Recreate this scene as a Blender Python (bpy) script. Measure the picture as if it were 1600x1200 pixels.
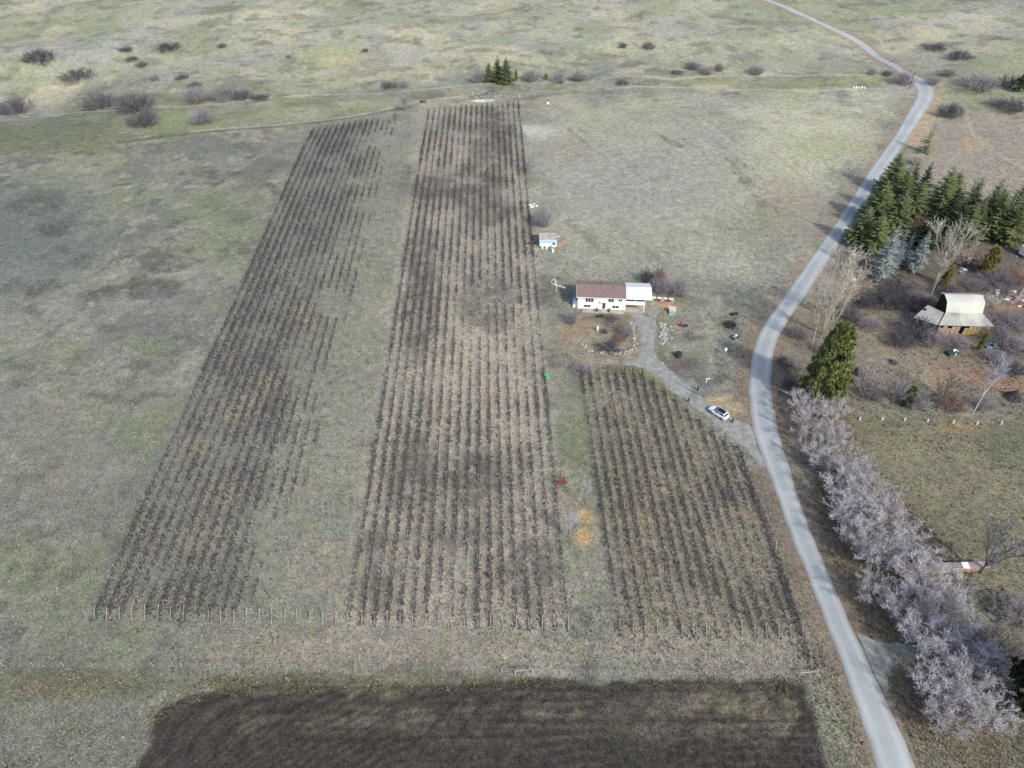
import bpy, bmesh, math, random
import numpy as np
from mathutils import Vector, Matrix

# ------------------------------------------------------------------ camera, world, sun, exposure
scene = bpy.context.scene
for o in list(bpy.data.objects):
    bpy.data.objects.remove(o, do_unlink=True)
COL = scene.collection
F, HCAM = 1150.0, 105.0
PITCH = math.atan(1000.0 / F)
cam_d = bpy.data.cameras.new('camera')
cam_d.sensor_width = 36.0
cam_d.lens = 36.0 * F / 1600.0
cam_d.clip_start = 1.0
cam_d.clip_end = 6000.0
cam = bpy.data.objects.new('camera', cam_d)
COL.objects.link(cam)
cam.location = (0, 0, HCAM)
cam.rotation_euler = (math.pi / 2 - PITCH, 0, 0)
scene.camera = cam

SUN_EL = math.radians(38)
SUN_AZ = math.radians(142)          # clockwise from +Y
to_sun = Vector((math.sin(SUN_AZ) * math.cos(SUN_EL), math.cos(SUN_AZ) * math.cos(SUN_EL), math.sin(SUN_EL)))
world = bpy.data.worlds.new('World')
scene.world = world
world.use_nodes = True
wn = world.node_tree
bg = wn.nodes['Background']
sky = wn.nodes.new('ShaderNodeTexSky')
sky.sky_type = 'NISHITA'
sky.sun_disc = False
sky.sun_elevation = SUN_EL
sky.sun_rotation = SUN_AZ
sky.air_density = 1.0
sky.dust_density = 2.5
wn.links.new(sky.outputs[0], bg.inputs[0])
bg.inputs[1].default_value = 0.15
sun_d = bpy.data.lights.new('sun', 'SUN')
sun_d.energy = 2.2
sun_d.angle = math.radians(3.5)
sun_d.color = (1.0, 0.95, 0.88)
sun = bpy.data.objects.new('sun', sun_d)
COL.objects.link(sun)
sun.location = (200, -200, 300)
sun.rotation_euler = to_sun.to_track_quat('Z', 'Y').to_euler()
scene.view_settings.view_transform = 'Standard'
scene.view_settings.look = 'None'
scene.view_settings.gamma = 1.0
scene.view_settings.use_curve_mapping = False
scene.view_settings.exposure = 0.5

R = random.Random(7)
NR = np.random.RandomState(11)

# ------------------------------------------------------------------ noise, terrain, pixel helpers
_T = np.random.RandomState(3).rand(512, 512)

def vnoise(x, y, seed=0):
    x = np.asarray(x, float) + seed * 37.31
    y = np.asarray(y, float) + seed * 91.73
    xi = np.floor(x).astype(int); yi = np.floor(y).astype(int)
    fx = x - xi; fy = y - yi
    fx = fx * fx * (3 - 2 * fx); fy = fy * fy * (3 - 2 * fy)
    a = _T[xi & 511, yi & 511]; b = _T[(xi + 1) & 511, yi & 511]
    c = _T[xi & 511, (yi + 1) & 511]; d = _T[(xi + 1) & 511, (yi + 1) & 511]
    return (a * (1 - fx) + b * fx) * (1 - fy) + (c * (1 - fx) + d * fx) * fy

def fbm(x, y, scale, seed=0, octv=4):
    s = 0; a = 0.5; n = 0; f = 1.0 / scale
    for k in range(octv):
        s = s + a * vnoise(np.asarray(x) * f, np.asarray(y) * f, seed + k * 5)
        n += a; a *= 0.5; f *= 2.03
    return s / n

def smooth(t):
    t = np.clip(t, 0, 1)
    return t * t * (3 - 2 * t)

def hgt(x, y):
    x = np.asarray(x, float); y = np.asarray(y, float)
    h = (fbm(x, y, 70, 1, 3) - 0.5) * 1.4
    far = smooth((y - 235) / 90)
    h = h + far * (fbm(x, y, 60, 9, 3) - 0.5) * 12.0
    h = h + 7.0 * smooth((y - 300) / 170)
    h = h + 70.0 * smooth((y - 480) / 900)
    h = h - 8.0 * np.exp(-((x + 205) / 60) ** 2 - ((y - 302) / 32) ** 2)
    return h

SP, CP = math.sin(PITCH), math.cos(PITCH)

def ray(px, py):
    u = (np.asarray(px, float) - 800) / F; v = (600 - np.asarray(py, float)) / F
    return u, v * SP + CP, v * CP - SP

def at(px, py, dz=0.0):
    """world point where a pixel of the photograph meets the ground (or dz above it)"""
    dx, dy, dzr = ray(px, py)
    z = 0.0 * dx
    for _ in range(25):
        t = (HCAM - z) / (-dzr)
        z = 0.5 * z + 0.5 * (hgt(dx * t, dy * t) + dz)
    t = (HCAM - z) / (-dzr)
    return (float(dx * t), float(dy * t)) if np.ndim(dx) == 0 else (dx * t, dy * t)

def pix(x, y, z):
    zz = z - HCAM
    d = y * CP - zz * SP
    return 800 + F * x / d, 600 - F * (y * SP + zz * CP) / d

def gz(x, y):
    return float(hgt(x, y))

def ppm(py):
    return F / (HCAM / (SP + CP * (py - 600) / F))

def height_for(x, y, py_top):
    z0 = gz(x, y); lo, hi = 0.2, 40.0
    for _ in range(30):
        m = (lo + hi) / 2
        if pix(x, y, z0 + m)[1] > py_top: lo = m
        else: hi = m
    return lo

def s2l(c):
    return tuple(((v / 255) / 12.92 if v / 255 <= 0.04045 else ((v / 255 + 0.055) / 1.055) ** 2.4) for v in c)

# ------------------------------------------------------------------ object helpers
def tag(o, label=None, cat=None, group=None, kind=None):
    if label: o['label'] = label
    if cat: o['category'] = cat
    if group: o['group'] = group
    if kind: o['kind'] = kind
    return o

def empty(name, loc=(0, 0, 0), rz=0.0, label=None, cat=None, group=None):
    o = bpy.data.objects.new(name, None)
    o.empty_display_size = 0.3
    COL.objects.link(o)
    o.location = loc
    o.rotation_euler = (0, 0, rz)
    return tag(o, label, cat, group)

def link(name, me, parent=None, loc=None):
    o = bpy.data.objects.new(name, me)
    COL.objects.link(o)
    if parent is not None: o.parent = parent
    if loc is not None: o.location = loc
    return o

def np_mesh(name, verts, faces, mat, cols=None, smoothf=False):
    """verts (n,3), faces (m,k) numpy of one size k"""
    me = bpy.data.meshes.new(name)
    verts = np.asarray(verts, np.float32); faces = np.asarray(faces, np.int32)
    me.vertices.add(len(verts)); me.vertices.foreach_set('co', verts.ravel())
    k = faces.shape[1]
    me.loops.add(faces.size); me.loops.foreach_set('vertex_index', faces.ravel())
    me.polygons.add(len(faces))
    me.polygons.foreach_set('loop_start', np.arange(0, faces.size, k, dtype=np.int32))
    me.polygons.foreach_set('loop_total', np.full(len(faces), k, np.int32))
    if smoothf:
        me.polygons.foreach_set('use_smooth', np.ones(len(faces), bool))
    if cols is not None:
        a = me.color_attributes.new('Col', 'FLOAT_COLOR', 'POINT')
        c = np.ones((len(verts), 4), np.float32); c[:, :3] = cols
        a.data.foreach_set('color', c.ravel())
    me.update(calc_edges=True)
    if mat: me.materials.append(mat)
    return me

class MB:
    """collects quads/tris of one part"""
    def __init__(s): s.v = []; s.f = []
    def poly(s, pts):
        n = len(s.v); s.v += [tuple(p) for p in pts]; s.f.append(tuple(range(n, n + len(pts)))); return s
    def hexa(s, b, t):
        n = len(s.v); s.v += [tuple(p) for p in b] + [tuple(p) for p in t]
        k = len(b)
        s.f.append(tuple(n + i for i in reversed(range(k)))); s.f.append(tuple(n + k + i for i in range(k)))
        for i in range(k):
            j = (i + 1) % k
            s.f.append((n + i, n + j, n + k + j, n + k + i))
        return s
    def box(s, x0, x1, y0, y1, z0, z1):
        return s.hexa([(x0, y0, z0), (x1, y0, z0), (x1, y1, z0), (x0, y1, z0)],
                      [(x0, y0, z1), (x1, y0, z1), (x1, y1, z1), (x0, y1, z1)])
    def slab(s, pts, th):
        """a sheet through pts (upper face) with thickness th downwards"""
        return s.hexa([(p[0], p[1], p[2] - th) for p in pts], pts)
    def tube(s, p0, p1, r0, r1=None, n=6, cap=True):
        r1 = r0 if r1 is None else r1
        p0 = Vector(p0); p1 = Vector(p1); d = (p1 - p0)
        if d.length < 1e-6: return s
        d.normalize()
        a = d.orthogonal().normalized(); b = d.cross(a)
        base = len(s.v)
        for p, r in ((p0, r0), (p1, r1)):
            for i in range(n):
                t = 2 * math.pi * i / n
                s.v.append(tuple(p + a * (r * math.cos(t)) + b * (r * math.sin(t))))
        for i in range(n):
            j = (i + 1) % n
            s.f.append((base + i, base + j, base + n + j, base + n + i))
        if cap:
            s.f.append(tuple(base + i for i in reversed(range(n)))); s.f.append(tuple(base + n + i for i in range(n)))
        return s
    def rock(s, c, r, rnd, n=1, flat=0.7):
        bm = bmesh.new(); bmesh.ops.create_icosphere(bm, subdivisions=n, radius=1)
        base = len(s.v)
        sx, sy, sz = r * rnd.uniform(.8, 1.25), r * rnd.uniform(.8, 1.25), r * flat * rnd.uniform(.8, 1.2)
        for v in bm.verts:
            k = rnd.uniform(.8, 1.15)
            s.v.append((c[0] + v.co.x * sx * k, c[1] + v.co.y * sy * k, c[2] + v.co.z * sz * k))
        for f in bm.faces: s.f.append(tuple(base + v.index for v in f.verts))
        bm.free(); return s
    def mesh(s, name, mat, smoothf=False):
        me = bpy.data.meshes.new(name); me.from_pydata(s.v, [], s.f); me.update()
        if mat: me.materials.append(mat)
        if smoothf:
            for p in me.polygons: p.use_smooth = True
        return me
    def build(s, name, mat, parent=None, loc=None, bevel=0.0, smoothf=False):
        o = link(name, s.mesh(name, mat, smoothf), parent, loc)
        if bevel:
            m = o.modifiers.new('bevel', 'BEVEL'); m.width = bevel; m.segments = 2; m.limit_method = 'ANGLE'
        return o

def copy_tree(o, parent=None):
    c = o.copy(); COL.objects.link(c); c.parent = parent
    for ch in list(o.children): copy_tree(ch, c)
    return c

# ------------------------------------------------------------------ materials
def mat(name, rgb, rough=0.85, var=0.18, scale=3.0, bump=0.0, rgb2=None, attr=False, obvar=0.0, metal=0.0, spec=0.3, fine=None):
    m = bpy.data.materials.new(name); m.use_nodes = True
    nt = m.node_tree; b = nt.nodes['Principled BSDF']
    b.inputs['Roughness'].default_value = rough
    b.inputs['Metallic'].default_value = metal
    b.inputs['Specular IOR Level'].default_value = spec
    tc = nt.nodes.new('ShaderNodeTexCoord')
    nz = nt.nodes.new('ShaderNodeTexNoise'); nz.inputs['Scale'].default_value = scale
    nz.inputs['Detail'].default_value = 5; nz.inputs['Roughness'].default_value = 0.65
    nt.links.new(tc.outputs['Object'], nz.inputs['Vector'])
    mr = nt.nodes.new('ShaderNodeMapRange')
    mr.inputs[1].default_value = 0.3; mr.inputs[2].default_value = 0.7
    mr.inputs[3].default_value = 1 - var; mr.inputs[4].default_value = 1 + var
    nt.links.new(nz.outputs[0], mr.inputs[0])
    if attr:
        src = nt.nodes.new('ShaderNodeAttribute'); src.attribute_name = 'Col'; sock = src.outputs['Color']
    else:
        mx0 = nt.nodes.new('ShaderNodeMix'); mx0.data_type = 'RGBA'
        c1 = s2l(rgb); c2 = s2l(rgb2) if rgb2 else c1
        mx0.inputs[6].default_value = (*c1, 1); mx0.inputs[7].default_value = (*c2, 1)
        n2 = nt.nodes.new('ShaderNodeTexNoise'); n2.inputs['Scale'].default_value = scale * 0.37; n2.inputs['Detail'].default_value = 4
        nt.links.new(tc.outputs['Object'], n2.inputs['Vector'])
        m2 = nt.nodes.new('ShaderNodeMapRange'); m2.inputs[1].default_value = 0.38; m2.inputs[2].default_value = 0.62
        nt.links.new(n2.outputs[0], m2.inputs[0]); nt.links.new(m2.outputs[0], mx0.inputs[0])
        sock = mx0.outputs[2]
    vm = nt.nodes.new('ShaderNodeVectorMath'); vm.operation = 'SCALE'
    nt.links.new(sock, vm.inputs[0])
    if obvar:
        oi = nt.nodes.new('ShaderNodeObjectInfo')
        m3 = nt.nodes.new('ShaderNodeMapRange'); m3.inputs[3].default_value = 1 - obvar; m3.inputs[4].default_value = 1 + obvar
        nt.links.new(oi.outputs['Random'], m3.inputs[0])
        mm = nt.nodes.new('ShaderNodeMath'); mm.operation = 'MULTIPLY'
        nt.links.new(m3.outputs[0], mm.inputs[0]); nt.links.new(mr.outputs[0], mm.inputs[1])
        nt.links.new(mm.outputs[0], vm.inputs['Scale'])
    else:
        nt.links.new(mr.outputs[0], vm.inputs['Scale'])
    nt.links.new(vm.outputs[0], b.inputs['Base Color'])
    if bump:
        bp = nt.nodes.new('ShaderNodeBump'); bp.inputs['Strength'].default_value = bump; bp.inputs['Distance'].default_value = 0.1
        nt.links.new(nz.outputs[0], bp.inputs['Height']); nt.links.new(bp.outputs[0], b.inputs['Normal'])
    return m

def ground_material():
    m = bpy.data.materials.new('ground'); m.use_nodes = True
    nt = m.node_tree; b = nt.nodes['Principled BSDF']
    b.inputs['Roughness'].default_value = 0.95; b.inputs['Specular IOR Level'].default_value = 0.1
    L = nt.links
    tc = nt.nodes.new('ShaderNodeTexCoord')
    at_ = nt.nodes.new('ShaderNodeAttribute'); at_.attribute_name = 'Col'
    def noise(scale, detail=4, rough=0.6):
        n = nt.nodes.new('ShaderNodeTexNoise'); n.inputs['Scale'].default_value = scale
        n.inputs['Detail'].default_value = detail; n.inputs['Roughness'].default_value = rough
        L.new(tc.outputs['Object'], n.inputs['Vector']); return n.outputs[0]
    def rng(s, a, b_, c, d):
        r = nt.nodes.new('ShaderNodeMapRange'); r.inputs[1].default_value = a; r.inputs[2].default_value = b_
        r.inputs[3].default_value = c; r.inputs[4].default_value = d; L.new(s, r.inputs[0]); return r.outputs[0]
    def mul(a, b_):
        q = nt.nodes.new('ShaderNodeMath'); q.operation = 'MULTIPLY'; L.new(a, q.inputs[0]); L.new(b_, q.inputs[1]); return q.outputs[0]
    n1 = noise(2.6, 6, 0.75); n2 = noise(0.55, 5, 0.65); n3 = noise(0.12, 4)
    val = mul(mul(rng(n1, 0.3, 0.7, 0.42, 1.62), rng(n2, 0.3, 0.7, 0.76, 1.24)), rng(n3, 0.3, 0.7, 0.93, 1.08))
    sc = nt.nodes.new('ShaderNodeVectorMath'); sc.operation = 'SCALE'
    # straw and green flecks
    mx = nt.nodes.new('ShaderNodeMix'); mx.data_type = 'RGBA'; mx.blend_type = 'MULTIPLY'
    mx.inputs[7].default_value = (1.16, 1.02, 0.82, 1)
    L.new(rng(noise(1.1, 5, 0.7), 0.52, 0.66, 0, 1), mx.inputs[0]); L.new(at_.outputs['Color'], mx.inputs[6])
    mg = nt.nodes.new('ShaderNodeMix'); mg.data_type = 'RGBA'; mg.blend_type = 'MULTIPLY'
    mg.inputs[7].default_value = (0.90, 1.03, 0.86, 1)
    L.new(rng(noise(0.33, 5, 0.7), 0.50, 0.64, 0, 1), mg.inputs[0]); L.new(mx.outputs[2], mg.inputs[6])
    L.new(mg.outputs[2], sc.inputs[0]); L.new(val, sc.inputs['Scale'])
    L.new(sc.outputs[0], b.inputs['Base Color'])
    bp = nt.nodes.new('ShaderNodeBump'); bp.inputs['Strength'].default_value = 0.55; bp.inputs['Distance'].default_value = 0.22
    L.new(n1, bp.inputs['Height'])
    L.new(bp.outputs[0], b.inputs['Normal'])
    return m

M = {}
M['ground'] = ground_material()
M['tuft'] = mat('grass_tuft', None, attr=True, var=0.1, scale=1.0, rough=0.9, spec=0.1)
M['road'] = mat('chip_seal', None, attr=True, var=0.08, scale=1.6, bump=0.15, rough=0.8)
M['gravel'] = mat('gravel', (150, 153, 149), rgb2=(132, 132, 124), var=0.22, scale=2.4, bump=0.35)
M['vine'] = mat('vine_wood', None, attr=True, var=0.1, rough=0.9, spec=0.1)
M['post'] = mat('weathered_post', (170, 170, 165), rgb2=(140, 138, 134), var=0.15, scale=4)
M['wire'] = mat('galvanised_wire', (150, 152, 152), rough=0.5, metal=0.4)
M['stake'] = mat('metal_stake', (150, 156, 152), rough=0.6)

# ------------------------------------------------------------------ road outlines (pixels of both edges)
ROAD_L = [(1135, -22), (1205, 5), (1262, 30), (1300, 48), (1336, 67), (1392, 105), (1426, 132), (1432, 145), (1426, 162), (1397, 212), (1362, 260), (1330, 310), (1302, 352), (1275, 390), (1237, 445), (1200, 497), (1180, 530), (1172, 560), (1169, 600), (1171, 645), (1179, 685), (1200, 737), (1215, 780), (1238, 845), (1282, 952), (1320, 1052), (1347, 1131), (1374, 1215), (1403, 1300)]
ROAD_R = [(1146, -22), (1217, 5), (1275, 30), (1314, 48), (1351, 67), (1407, 105), (1450, 127), (1462, 145), (1452, 167), (1415, 222), (1385, 267), (1352, 315), (1327, 355), (1305, 392), (1260, 460), (1232, 500), (1215, 530), (1207, 560), (1204, 600), (1210, 645), (1222, 690), (1242, 757), (1254, 795), (1274, 845), (1320, 955), (1366, 1052), (1402, 1131), (1438, 1215), (1476, 1300)]

def resample(pts, step):
    pts = [Vector((p[0], p[1], 0)) for p in pts]
    # catmull-rom then even spacing
    out = []
    for i in range(len(pts) - 1):
        p0 = pts[max(i - 1, 0)]; p1 = pts[i]; p2 = pts[i + 1]; p3 = pts[min(i + 2, len(pts) - 1)]
        n = max(2, int((p2 - p1).length / step))
        for k in range(n):
            t = k / n
            out.append(0.5 * ((2 * p1) + (p2 - p0) * t + (2 * p0 - 5 * p1 + 4 * p2 - p3) * t * t + (3 * p1 - p0 - 3 * p2 + p3) * t ** 3))
    out.append(pts[-1]); return out

def world_pts(px): return [at(*p) for p in px]

road_l = world_pts(ROAD_L); road_r = world_pts(ROAD_R)
road_c = [((a[0] + b[0]) / 2, (a[1] + b[1]) / 2) for a, b in zip(road_l, road_r)]
road_w = [math.hypot(a[0] - b[0], a[1] - b[1]) for a, b in zip(road_l, road_r)]

DRIVE = [[(1197, 737), (1170, 706), (1125, 668), (1075, 628), (1050, 611), (1007, 575), (974, 568), (995, 561), (1002, 540), (999, 518), (988, 494), (980, 489), (1003, 488), (1013, 498), (1014, 480), (1026, 476), (1030, 484), (1026, 500), (1023, 527), (1025, 554), (1040, 570), (1050, 579), (1087, 611), (1110, 631), (1150, 655), (1172, 664), (1184, 700), (1200, 735)]]
SIDE = [[(1322, 965), (1340, 985), (1365, 998), (1410, 1005), (1440, 1010), (1440, 1030), (1405, 1040), (1390, 1055), (1385, 1085), (1374, 1066), (1345, 1005)]]

# ------------------------------------------------------------------ ground sheet
def axis(pieces):
    out = [pieces[0][0]]
    for a, b, s0, s1 in pieces:
        x = a
        while x < b - 1e-6:
            t = (x - a) / (b - a); x += s0 + (s1 - s0) * t; out.append(min(x, b))
    return np.unique(np.round(np.array(out), 4))
xs_half = axis([(0, 115, 0.5, 0.5), (115, 330, 0.55, 1.3), (330, 2600, 2, 240)])
xs = np.unique(np.concatenate([-xs_half, xs_half]))
ys = np.concatenate([-axis([(0.0, 1500, 3, 220)])[::-1], axis([(0, 36, 3, 1.0), (36, 150, 0.4, 0.45), (150, 470, 0.5, 1.5), (470, 3200, 3, 260)])])
ys = np.unique(np.round(ys, 3))
X, Y = np.meshgrid(xs, ys)
GX, GY = X.ravel(), Y.ravel()
GZ = hgt(GX, GY)

def poly_sd(px, py, poly):
    """signed distance (inside positive) to a world polygon"""
    n = len(poly); d2 = np.full(px.shape, 1e18); ins = np.zeros(px.shape, bool)
    for i in range(n):
        x0, y0 = poly[i]; x1, y1 = poly[(i + 1) % n]
        ex, ey = x1 - x0, y1 - y0
        t = np.clip(((px - x0) * ex + (py - y0) * ey) / max(ex * ex + ey * ey, 1e-9), 0, 1)
        d2 = np.minimum(d2, (px - x0 - t * ex) ** 2 + (py - y0 - t * ey) ** 2)
        c = ((y0 > py) != (y1 > py)) & (px < (x1 - x0) * (py - y0) / (y1 - y0 + 1e-12) + x0)
        ins ^= c
    d = np.sqrt(d2)
    return np.where(ins, d, -d)

def line_d(px, py, pts):
    d2 = np.full(px.shape, 1e18)
    for (x0, y0), (x1, y1) in zip(pts[:-1], pts[1:]):
        ex, ey = x1 - x0, y1 - y0
        t = np.clip(((px - x0) * ex + (py - y0) * ey) / max(ex * ex + ey * ey, 1e-9), 0, 1)
        d2 = np.minimum(d2, (px - x0 - t * ex) ** 2 + (py - y0 - t * ey) ** 2)
    return np.sqrt(d2)

class Paint:
    def __init__(s, x, y):
        s.x = x; s.y = y
        s.c = np.zeros((len(x), 3)); s.c[:] = s2l((128, 129, 116))
        s.mid = fbm(x, y, 9, 31, 4); s.small = fbm(x, y, 2.2, 41, 3)
    def _apply(s, idx, w, col):
        w = w[:, None]; c = np.array(s2l(col))
        s.c[idx] = s.c[idx] * (1 - w) + c * w
    def poly(s, px, col, edge=2.0, warp=2.0, a=1.0, patch=0.0, world=False):
        P = px if world else world_pts(px)
        q = np.array(P); mg = edge + warp + 2
        idx = np.where((s.x > q[:, 0].min() - mg) & (s.x < q[:, 0].max() + mg) & (s.y > q[:, 1].min() - mg) & (s.y < q[:, 1].max() + mg))[0]
        if not len(idx): return
        d = poly_sd(s.x[idx], s.y[idx], P) + (s.mid[idx] - 0.5) * 2.5 * warp + (s.small[idx] - 0.5) * 1.6 * min(warp, 1.5)
        w = smooth(d / edge * 0.5 + 0.5) * a
        if patch: w = w * np.clip(1 - patch + patch * smooth((s.small[idx] * 0.5 + s.mid[idx] * 0.5 - 0.38) / 0.22) * 1.2, 0, 1)
        s._apply(idx, w, col)
    def blob(s, cx, cy, rx, ry, col, a=1.0, edge=None, warp=None, patch=0.0):
        k = ppm(cy)
        e = edge if edge is not None else max(0.8, 0.5 * rx / k)
        s.poly([(cx + rx * math.cos(t), cy + ry * math.sin(t)) for t in np.linspace(0, 2 * math.pi, 12, endpoint=False)], col, e, warp if warp is not None else e * 0.8, a, patch)
    def line(s, px, col, w=1.0, a=1.0, warp=0.4, world=False, edge=0.8):
        P = px if world else world_pts(px)
        q = np.array(P); mg = w + edge + 2
        idx = np.where((s.x > q[:, 0].min() - mg) & (s.x < q[:, 0].max() + mg) & (s.y > q[:, 1].min() - mg) & (s.y < q[:, 1].max() + mg))[0]
        if not len(idx): return
        d = w - line_d(s.x[idx], s.y[idx], P) + (s.mid[idx] - 0.5) * 2.5 * warp + (s.small[idx] - 0.5) * warp
        s._apply(idx, smooth(d / edge * 0.5 + 0.5) * a, col)

SOIL = [(212, 1230), (240, 1130), (252, 1098), (300, 1078), (430, 1069), (640, 1074), (760, 1063), (900, 1060), (1100, 1065), (1252, 1066), (1264, 1074), (1282, 1150), (1300, 1230)]
MAINB = [(655, 171), (806, 163), (892, 988), (536, 986)]
LEFTB = [(482, 203), (584, 189), (352, 980), (138, 974)]
MIDB = [(586, 188), (655, 173), (535, 986), (354, 980)]
RIGHTB = [(900, 578), (1002, 578), (1060, 622), (1150, 697), (1272, 1045), (1235, 1000), (966, 994)]

def paint(x, y):
    p = Paint(x, y)
    # wide patchiness of the grass itself: green, lilac-grey, straw
    for seed, sc, lo, hi, col, a in ((51, 38, .52, .66, (116, 126, 92), .75), (52, 30, .50, .64, (126, 125, 122), .5), (53, 26, .54, .68, (143, 136, 116), .65), (54, 12, .56, .70, (96, 99, 90), .55), (55, 7, .58, .72, (138, 140, 124), .5)):
        w = smooth((fbm(x, y, sc, seed, 4) - lo) / (hi - lo)) * a
        p._apply(slice(None), w, col)
    for seed, sc, lo, hi, col, a in ((57, 5, .60, .74, (84, 84, 78), .6), (58, 18, .56, .68, (104, 108, 104), .6), (59, 4, .60, .75, (156, 152, 136), .5)):
        w = smooth((fbm(x, y, sc, seed, 4) - lo) / (hi - lo)) * a
        p._apply(slice(None), w, col)
    # far slopes and the big open field: pale grass with sun brightness painted in
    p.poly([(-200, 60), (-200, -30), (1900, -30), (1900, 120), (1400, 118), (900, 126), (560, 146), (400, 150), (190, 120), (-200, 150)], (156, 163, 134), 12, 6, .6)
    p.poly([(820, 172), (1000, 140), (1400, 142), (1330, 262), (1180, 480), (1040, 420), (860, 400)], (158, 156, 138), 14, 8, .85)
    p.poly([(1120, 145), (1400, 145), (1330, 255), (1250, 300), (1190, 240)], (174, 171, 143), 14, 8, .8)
    p.blob(1230, 330, 60, 45, (150, 138, 120), .8); p.blob(1100, 205, 60, 30, (146, 144, 136), .6); p.blob(990, 290, 110, 60, (146, 143, 136), .7); p.blob(1010, 380, 90, 40, (136, 138, 120), .5)
    p.blob(1290, 230, 60, 20, (148, 150, 108), .6); p.blob(1180, 360, 60, 40, (124, 132, 108), .6); p.blob(890, 235, 45, 18, (150, 142, 128), .7)
    p.poly([(190, 168), (420, 152), (560, 150), (640, 150), (610, 172), (420, 185), (300, 205), (190, 200)], (128, 138, 92), 6, 4, .8)
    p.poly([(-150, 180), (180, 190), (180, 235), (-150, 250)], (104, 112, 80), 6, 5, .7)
    p.blob(520, 100, 60, 30, (150, 152, 110), .7); p.blob(650, 95, 60, 20, (160, 156, 138), .7); p.blob(1120, 88, 90, 12, (164, 160, 136), .7); p.blob(1260, 90, 70, 14, (128, 136, 112), .7)
    p.poly([(1100, 122), (1400, 120), (1400, 132), (1100, 133)], (150, 146, 92), 4, 2, .75)
    farw = smooth((y - 250) / 60)
    for seed, sc, lo, hi, col, a in ((141, 26, .52, .66, (132, 138, 104), .6), (142, 22, .54, .66, (172, 164, 138), .65), (143, 9, .58, .70, (112, 114, 98), .6), (144, 14, .56, .68, (150, 148, 148), .5), (145, 5, .60, .74, (98, 98, 88), .5)):
        w = smooth((fbm(x * .8, y * 1.1, sc, seed, 4) - lo) / (hi - lo)) * a * farw
        p._apply(slice(None), w, col)
    # left field: cloud shade painted into the ground colour, plus dark weedy patches
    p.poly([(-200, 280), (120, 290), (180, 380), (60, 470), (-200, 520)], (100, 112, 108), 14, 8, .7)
    for b in ((95, 400, 38, 12), (235, 405, 42, 16), (60, 455, 22, 10), (165, 457, 14, 8), (240, 450, 30, 10), (15, 600, 25, 12), (65, 320, 40, 18), (85, 360, 30, 9), (42, 485, 18, 8)):
        p.blob(*b, (84, 85, 78), .6, warp=4.0, patch=.9)
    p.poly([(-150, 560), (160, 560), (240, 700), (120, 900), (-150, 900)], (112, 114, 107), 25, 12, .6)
    for b in ((100, 550, 30, 16), (230, 545, 40, 22), (340, 470, 25, 20), (225, 680, 35, 30), (30, 870, 40, 30), (350, 320, 60, 30)):
        p.blob(*b, (118, 128, 98), .6)
    # vine blocks
    p.poly(LEFTB, (122, 120, 112), 3, 2, .85); p.poly(MIDB, (130, 133, 114), 4, 3, .7); p.poly(MAINB, (156, 147, 131), 2.5, 1.5, .95); p.poly(RIGHTB, (138, 129, 110), 3, 2, .95)
    for b in ((380, 640, 28, 18), (345, 770, 34, 24), (315, 840, 30, 26), (420, 600, 16, 20), (475, 500, 14, 30), (235, 950, 40, 18), (300, 700, 26, 20)):
        p.blob(*b, (150, 140, 116), .7, patch=.4)
    for b in ((620, 480, 32, 26), (590, 560, 24, 20), (560, 700, 20, 30), (540, 900, 22, 60), (480, 770, 30, 18), (500, 880, 36, 40)):
        p.blob(*b, (146, 138, 120), .6, patch=.5)
    p.blob(740, 585, 60, 75, (168, 156, 137), .8); p.blob(800, 640, 40, 70, (168, 155, 137), .8); p.blob(820, 480, 14, 120, (154, 144, 128), .6); p.blob(740, 350, 60, 50, (156, 148, 130), .6)
    for b in ((760, 470, 34, 42), (652, 500, 24, 80), (660, 400, 24, 40), (735, 745, 46, 50), (650, 735, 44, 60), (700, 290, 70, 30), (770, 230, 30, 60), (600, 880, 40, 60), (705, 830, 60, 40), (830, 900, 50, 60), (760, 330, 40, 20)):
        p.blob(*b, (98, 94, 89), .72, patch=.6)
    p.blob(700, 200, 40, 20, (136, 138, 122), .6); p.blob(600, 215, 40, 14, (136, 138, 126), .6)
    for b in ((1000, 620, 40, 20), (950, 700, 30, 50), (1130, 720, 40, 30), (1100, 900, 60, 50)):
        p.blob(*b, (126, 126, 104), .35)
    for b in ((1040, 760, 50, 40), (1150, 850, 50, 50), (1010, 850, 40, 40)):
        p.blob(*b, (138, 128, 106), .6, patch=.4)
    p.blob(900, 660, 22, 70, (120, 126, 96), .7); p.blob(920, 900, 26, 60, (132, 130, 112), .7); p.blob(880, 500, 22, 70, (128, 128, 108), .6)
    # headland, strip along the fence, ploughed soil
    p.poly([(330, 985), (900, 992), (1235, 1000), (1280, 1050), (900, 1050), (300, 1040)], (143, 135, 120), 3, 2.5, .95)
    p.poly([(-100, 990), (330, 985), (300, 1040), (-100, 1038)], (116, 119, 110), 4, 3, .6)
    p.poly([(-200, 1043), (820, 1048), (800, 1066), (600, 1078), (300, 1080), (240, 1092), (-200, 1090)], (102, 102, 80), 1.5, 1.2, .85, patch=.25)
    p.poly([(-50, 1068), (210, 1066), (200, 1085), (-50, 1090)], (118, 106, 84), 1.5, 1.5, .6, patch=.6)
    p.poly([(-200, 1094), (235, 1094), (225, 1230), (-200, 1230)], (119, 120, 109), 1.5, 1.2, .9)
    p.poly(SOIL, (74, 68, 63), .5, 1.0, 1.0)
    p.poly([(260, 1064), (460, 1060), (660, 1064), (800, 1062), (640, 1078), (430, 1080), (330, 1086), (262, 1100)], (122, 117, 84), 1.0, 1.5, .7, patch=1.0)
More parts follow.
